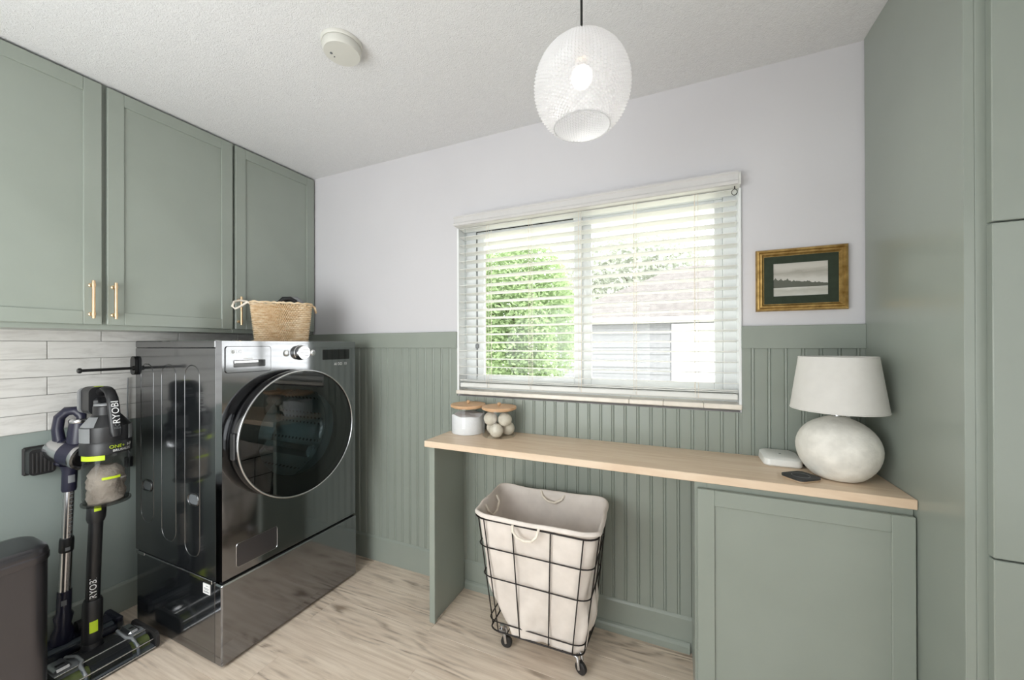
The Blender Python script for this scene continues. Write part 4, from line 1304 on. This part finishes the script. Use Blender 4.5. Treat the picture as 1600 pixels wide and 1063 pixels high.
# ------------------------------------------------------------------ table lamp
LX, LY = 3.050, -.190
tl = thing('table_lamp', (LX, LY, CTZ), 'white table lamp with bulging textured ceramic base on the worktop', 'lamp')
pr_ = [(.0001, CTZ + .0005), (.058, CTZ + .0005), (.066, CTZ + .004), (.086, CTZ + .022), (.106, CTZ + .052), (.1155, CTZ + .090), (.114, CTZ + .118), (.104, CTZ + .148), (.082, CTZ + .176), (.052, CTZ + .194), (.030, CTZ + .202), (.022, CTZ + .207), (.0001, CTZ + .207)]
b = MB(); b.lathe(pr_, (LX, LY, 0), 'Z', 64, cap=False); lb = b.build('ceramic_base', 'white_ceramic', tl, smooth=50)
sb = lb.modifiers.new('round', 'SUBSURF'); sb.levels = 1; sb.render_levels = 1
b = MB(); b.lathe([(.012, CTZ + .206), (.012, CTZ + .232), (.016, CTZ + .234), (.016, CTZ + .275), (.009, CTZ + .28)], (LX, LY, 0), 'Z', 20); b.build('socket', 'silver', tl, smooth=40)
b = MB(); b.lathe([(.0001, CTZ + .28), (.016, CTZ + .285), (.028, CTZ + .315), (.024, CTZ + .34), (.0001, CTZ + .352)], (LX, LY, 0), 'Z', 24, cap=False); b.build('bulb', 'white_plastic', tl, smooth=60)
S0, S1, SR0, SR1 = 1.097, 1.277, .1285, .1035
b = MB(); b.lathe([(SR0, S0), (SR0 + .0012, S0), (SR1 + .0012, S1), (SR1, S1), (SR0, S0)], (LX, LY, 0), 'Z', 72, cap=False); shd = b.build('lamp_shade', 'shade_fabric', tl, smooth=40)
b = MB()
for rr_, z in ((SR0, S0 + .003), (SR1, S1 - .003)):
    b.tube([(LX + (rr_ + .0008) * math.cos(2 * PI * i / 72), LY + (rr_ + .0008) * math.sin(2 * PI * i / 72), z) for i in range(72)], .0018, 6, loop=True)
b.build('shade_piping', 'shade_fabric', shd, smooth=60)
b = MB()
for a in (20, 140, 260):
    b.tube([(LX + .010 * math.cos(R(a)), LY + .010 * math.sin(R(a)), S0 + .012), (LX + (SR0 - .004) * math.cos(R(a)), LY + (SR0 - .004) * math.sin(R(a)), S0 + .022)], .0015, 6)
b.build('spider', 'silver', tl)
b = MB(); b.tube([(LX + .060, LY + .095, CTZ + .004), (LX + .070, LY + .110, CTZ + .06), (LX + .072, LY + .112, CTZ + .15), (LX + .060, LY + .12, CTZ + .24), (LX + .055, LY + .15, CTZ + .30)], .0055, 8); b.build('power_cord', 'white_plastic', tl, smooth=60)
b = MB(); b.tube([(LX + .028, LY + .12, CTZ + .15), (LX + .024, LY + .14, CTZ + .22), (LX + .026, LY + .155, CTZ + .30)], .0032, 8); b.build('cord_loop', 'white_plastic', tl, smooth=60)

# ------------------------------------------------------------------ white router box and black charging pad
rt = thing('router_box', (2.91, -.085, CTZ), 'small white plastic wedge-shaped router box beside the lamp base', 'router')
def rr3(x0, x1, y0, y1, r_, z, tz=0): return [(p[0], p[1], z + tz * (p[1] - y0)) for p in rrect(x0, x1, y0, y1, r_, 5)]
b = MB(); b.ring([rr3(2.853, 2.967, -.141, -.022, .018, CTZ + .0008), rr3(2.849, 2.971, -.146, -.018, .022, CTZ + .006), rr3(2.851, 2.969, -.143, -.020, .022, CTZ + .026, .06), rr3(2.861, 2.959, -.133, -.030, .018, CTZ + .032, .06)], True); rb = b.build('housing', 'white_plastic', rt, smooth=40)
b = MB(); b.tube([(2.969, -.10, CTZ + .010), (2.980, -.115, CTZ + .006), (2.985, -.09, CTZ + .0045), (3.0, -.05, CTZ + .0045), (3.02, -.02, CTZ + .02)], .003, 8); b.build('cable', 'rubber', rt, smooth=60)
b = MB(); b.lathe([(.004, 0), (.004, .0012)], (2.91, -.085, CTZ + .0355), 'Z', 14); b.build('status_light', 'grey_plastic', rb)
cp_ = thing('charging_pad', (2.93, -.262, CTZ), 'flat black charging pad with tan edge in front of the lamp', 'charger')
MC = Matrix.Translation((2.932, -.258, CTZ)) @ Matrix.Rotation(R(36), 4, 'Z')
def pad(z0, z1, g): 
    b = MB(); b.ring([[(p[0], p[1], z) for p in rrect(-.046 - g, .046 + g, -.040 - g, .040 + g, .020, 6)] for z in (z0, z1)]); return b.xf(MC)
pad(.0006, .006, -.002).build('tan_base', 'tan_edge', cp_)
tp_ = pad(.006, .0115, 0).build('pad_top', 'charger_black', cp_)
b = MB(); b.tube([(.025 * math.cos(2 * PI * i / 32), .025 * math.sin(2 * PI * i / 32), .0117) for i in range(32)], .0006, 5, loop=True); b.xf(MC); b.build('ring_mark', 'grey_plastic', tp_)

# ------------------------------------------------------------------ jars
def jar(x, y, r_, h, label):
    j = thing('glass_jar', (x, y, CTZ), label, 'jar', 'glass jars with wooden lids')
    z = CTZ + .0005
    b = MB(); b.lathe([(.0001, z), (r_ - .004, z), (r_, z + .004), (r_, z + h)], (x, y, 0), 'Z', 56, cap=False); b.build('glass_body', 'clear_glass', j, smooth=40)
    b = MB(); b.lathe([(r_ - .010, z + h - .006), (r_ - .010, z + h + .0003), (r_ + .003, z + h + .0005), (r_ + .0035, z + h + .003), (r_ + .0035, z + h + .010), (r_ + .002, z + h + .012), (.0001, z + h + .0125)], (x, y, 0), 'Z', 56, cap=False); l = b.build('wooden_lid', 'lid_wood', j, smooth=30)
    b = MB(); b.lathe([(.005, z + h + .012), (.004, z + h + .015), (.009, z + h + .020), (.010, z + h + .025), (.007, z + h + .030), (.0001, z + h + .032)], (x, y, 0), 'Z', 20, cap=False); b.build('lid_knob', 'lid_wood', l, smooth=60)
    return j
J1, J2 = (1.566, -.102, .0865), (1.7465, -.110, .0825)
jar(*J1, .133, 'wooden-lidded glass jar filled with white powder, left of the pair')
jar(*J2, .133, 'wooden-lidded glass jar holding cream wool balls, right of the pair')
b = MB(); z = CTZ + .0012; rr_ = J1[2] - .0025
def pw_ring(k_, zz): return [(J1[0] + rr_ * k_ * math.cos(2 * PI * i / 48), J1[1] + rr_ * k_ * math.sin(2 * PI * i / 48), zz + (.005 * math.sin(2 * PI * i / 48 * 3 + 1) * k_ + .004 * math.sin(2 * PI * i / 48 * 5) * k_ if zz > CTZ + .05 else 0)) for i in range(48)]
b.ring([pw_ring(.98, z), pw_ring(1, z + .004), pw_ring(1, CTZ + .092), pw_ring(.7, CTZ + .096), pw_ring(.35, CTZ + .093), pw_ring(.05, CTZ + .098)], True)
pwd = b.build('washing_powder', 'powder', None, smooth=50); pwd['kind'] = 'stuff'; tag(pwd, 'white washing powder filling the left glass jar', 'powder')
br = .0335
bz = CTZ + .0012
def bp_(r_, a, z): return (r_ * math.cos(R(a)), r_ * math.sin(R(a)), z)
balls = [(*bp_(.0445, -82, br), 'cream wool ball alone at the front bottom of the jar'), (*bp_(.0445, 38, br), 'cream wool ball low at the back right inside the jar'), (*bp_(.0445, 158, br), 'cream wool ball low at the back left inside the jar'),
         (*bp_(.0425, -22, br + .0515), 'cream wool ball under the lid at the right of the jar'), (*bp_(.0425, -142, br + .0515), 'cream wool ball under the lid at the left of the jar')]
for dx_, dy_, dz_, la in balls:
    b = MB(); b.sphere((J2[0] + dx_, J2[1] + dy_, bz + dz_), br, 28, 18)
    o = b.build('wool_ball', 'wool', None, smooth=70); tag(o, la, 'ball', 'wool dryer balls in the jar')

# ------------------------------------------------------------------ outside the window
struct(MB().box(-9, 16, .16, 26, -.25, -.15).build('ground', 'grass'))
struct(MB().box(-1.0, 5.2, .14, .82, 2.12, 2.20).build('trim_4', 'white_vinyl'))
gut = struct(MB().box(-1.0, 5.2, .74, .84, 2.065, 2.13, .004).build('trim_5', 'white_vinyl'))
for i in range(24):
    MB().box(-.5 + i * .22, -.5 + i * .22 + .012, .735, .745, 2.066, 2.085).build('bracket', 'gasket_grey', gut)
hs = thing('neighbour_house', (3.0, 10.5, -.15), 'pale neighbouring house with hipped shingle roof seen through the blind', 'house')
HX0, HX1, HY0, HY1, EZ = -1.2, 9.0, 9.35, 15.0, 2.02
MB().box(HX0 + .30, HX1 - .3, HY0 + .35, HY1 - .3, -.15, EZ, 0).build('walls', 'siding', hs)
for i in range(11):
    z = -.1 + i * .19
    b = MB(); b.ring([[(xx, p[0], p[1]) for p in ((HY0 + .349, z), (HY0 + .315, z), (HY0 + .338, z + .186), (HY0 + .349, z + .186))] for xx in (HX0 + .30, 2.38)]); b.build('siding_board', 'siding', hs)
MB().box(2.42, 4.6, HY0 + .30, HY0 + .349, -.15, EZ - .12, .01).build('garage_door', 'white_vinyl', hs)
b = MB()
rx0, rx1, ry, rz = 2.6, 6.2, (HY0 + HY1) / 2, 3.95
vv_ = [(HX0, HY0, EZ + .05), (HX1, HY0, EZ + .05), (HX1, HY1, EZ + .05), (HX0, HY1, EZ + .05), (rx0, ry, rz), (rx1, ry, rz)]
low = [(p[0], p[1], p[2] - .10) for p in vv_[:4]]
b.add(vv_ + low, [(0, 1, 5, 4), (1, 2, 5), (2, 3, 4, 5), (3, 0, 4), (6, 7, 1, 0), (7, 8, 2, 1), (8, 9, 3, 2), (9, 6, 0, 3), (6, 9, 8, 7)]); rf = b.build('roof', 'roof_shingle', hs)
MB().box(HX0 - .02, HX1 + .02, HY0 - .03, HY0 - .001, EZ - .06, EZ + .06, .005).build('fascia', 'white_vinyl', rf)
def tree(label, x, y, rx, ry_, rz_, cz, n, seed, lw, lm='leaf'):
    rd = random.Random(seed)
    tr_ = thing('leafy_tree', (x, y, -.15), label, 'tree', 'trees outside the window')
    b = MB(); b.tube([(x, y, -.15), (x + .03, y, .6), (x - .04, y + .05, 1.4), (x + .02, y, cz + .3)], [.10, .08, .06, .03], 10)
    for k_ in range(7):
        a = rd.uniform(0, 6.28); z = cz - rz_ * .5 + rz_ * k_ / 7
        b.tube([(x, y, z), (x + rx * .4 * math.cos(a), y + ry_ * .4 * math.sin(a), z + .3), (x + rx * .7 * math.cos(a), y + ry_ * .7 * math.sin(a), z + .5)], [.03, .02, .01], 6)
    b.build('trunk', 'bark', tr_, smooth=60)
    vs_, fs_ = [], []
    for _ in range(n):
        while True:
            p = Vector((rd.uniform(-1, 1), rd.uniform(-1, 1), rd.uniform(-1, 1)))
            if .25 < p.length < 1 - .15 * math.sin(7 * p.x + 3 * p.z) * math.sin(5 * p.y + 2 * p.z): break
        c = Vector((x + p.x * rx, y + p.y * ry_, cz + p.z * rz_))
        u_ = Vector((rd.gauss(0, 1), rd.gauss(0, 1), rd.gauss(0, .6))).normalized()
        w_ = u_.cross(Vector((rd.gauss(0, 1), rd.gauss(0, 1), rd.gauss(0, 1)))).normalized()
        s_ = lw * rd.uniform(.6, 1.2); k_ = len(vs_)
        vs_ += [c - u_ * s_, c + w_ * s_ * .45 , c + u_ * s_, c - w_ * s_ * .45]
        fs_.append((k_, k_ + 1, k_ + 2, k_ + 3))
    me = bpy.data.meshes.new('foliage'); me.from_pydata([tuple(Vector(p) - Vector((x, y, cz))) for p in vs_], [], fs_); me.materials.append(MATS[lm])
    o = link('foliage', me, tr_, (x, y, cz)); o['kind'] = 'stuff'
tree('bright green bushy tree filling the left window pane', -.15, 4.4, 1.2, .9, 1.6, 1.75, 34000, 3, .045)
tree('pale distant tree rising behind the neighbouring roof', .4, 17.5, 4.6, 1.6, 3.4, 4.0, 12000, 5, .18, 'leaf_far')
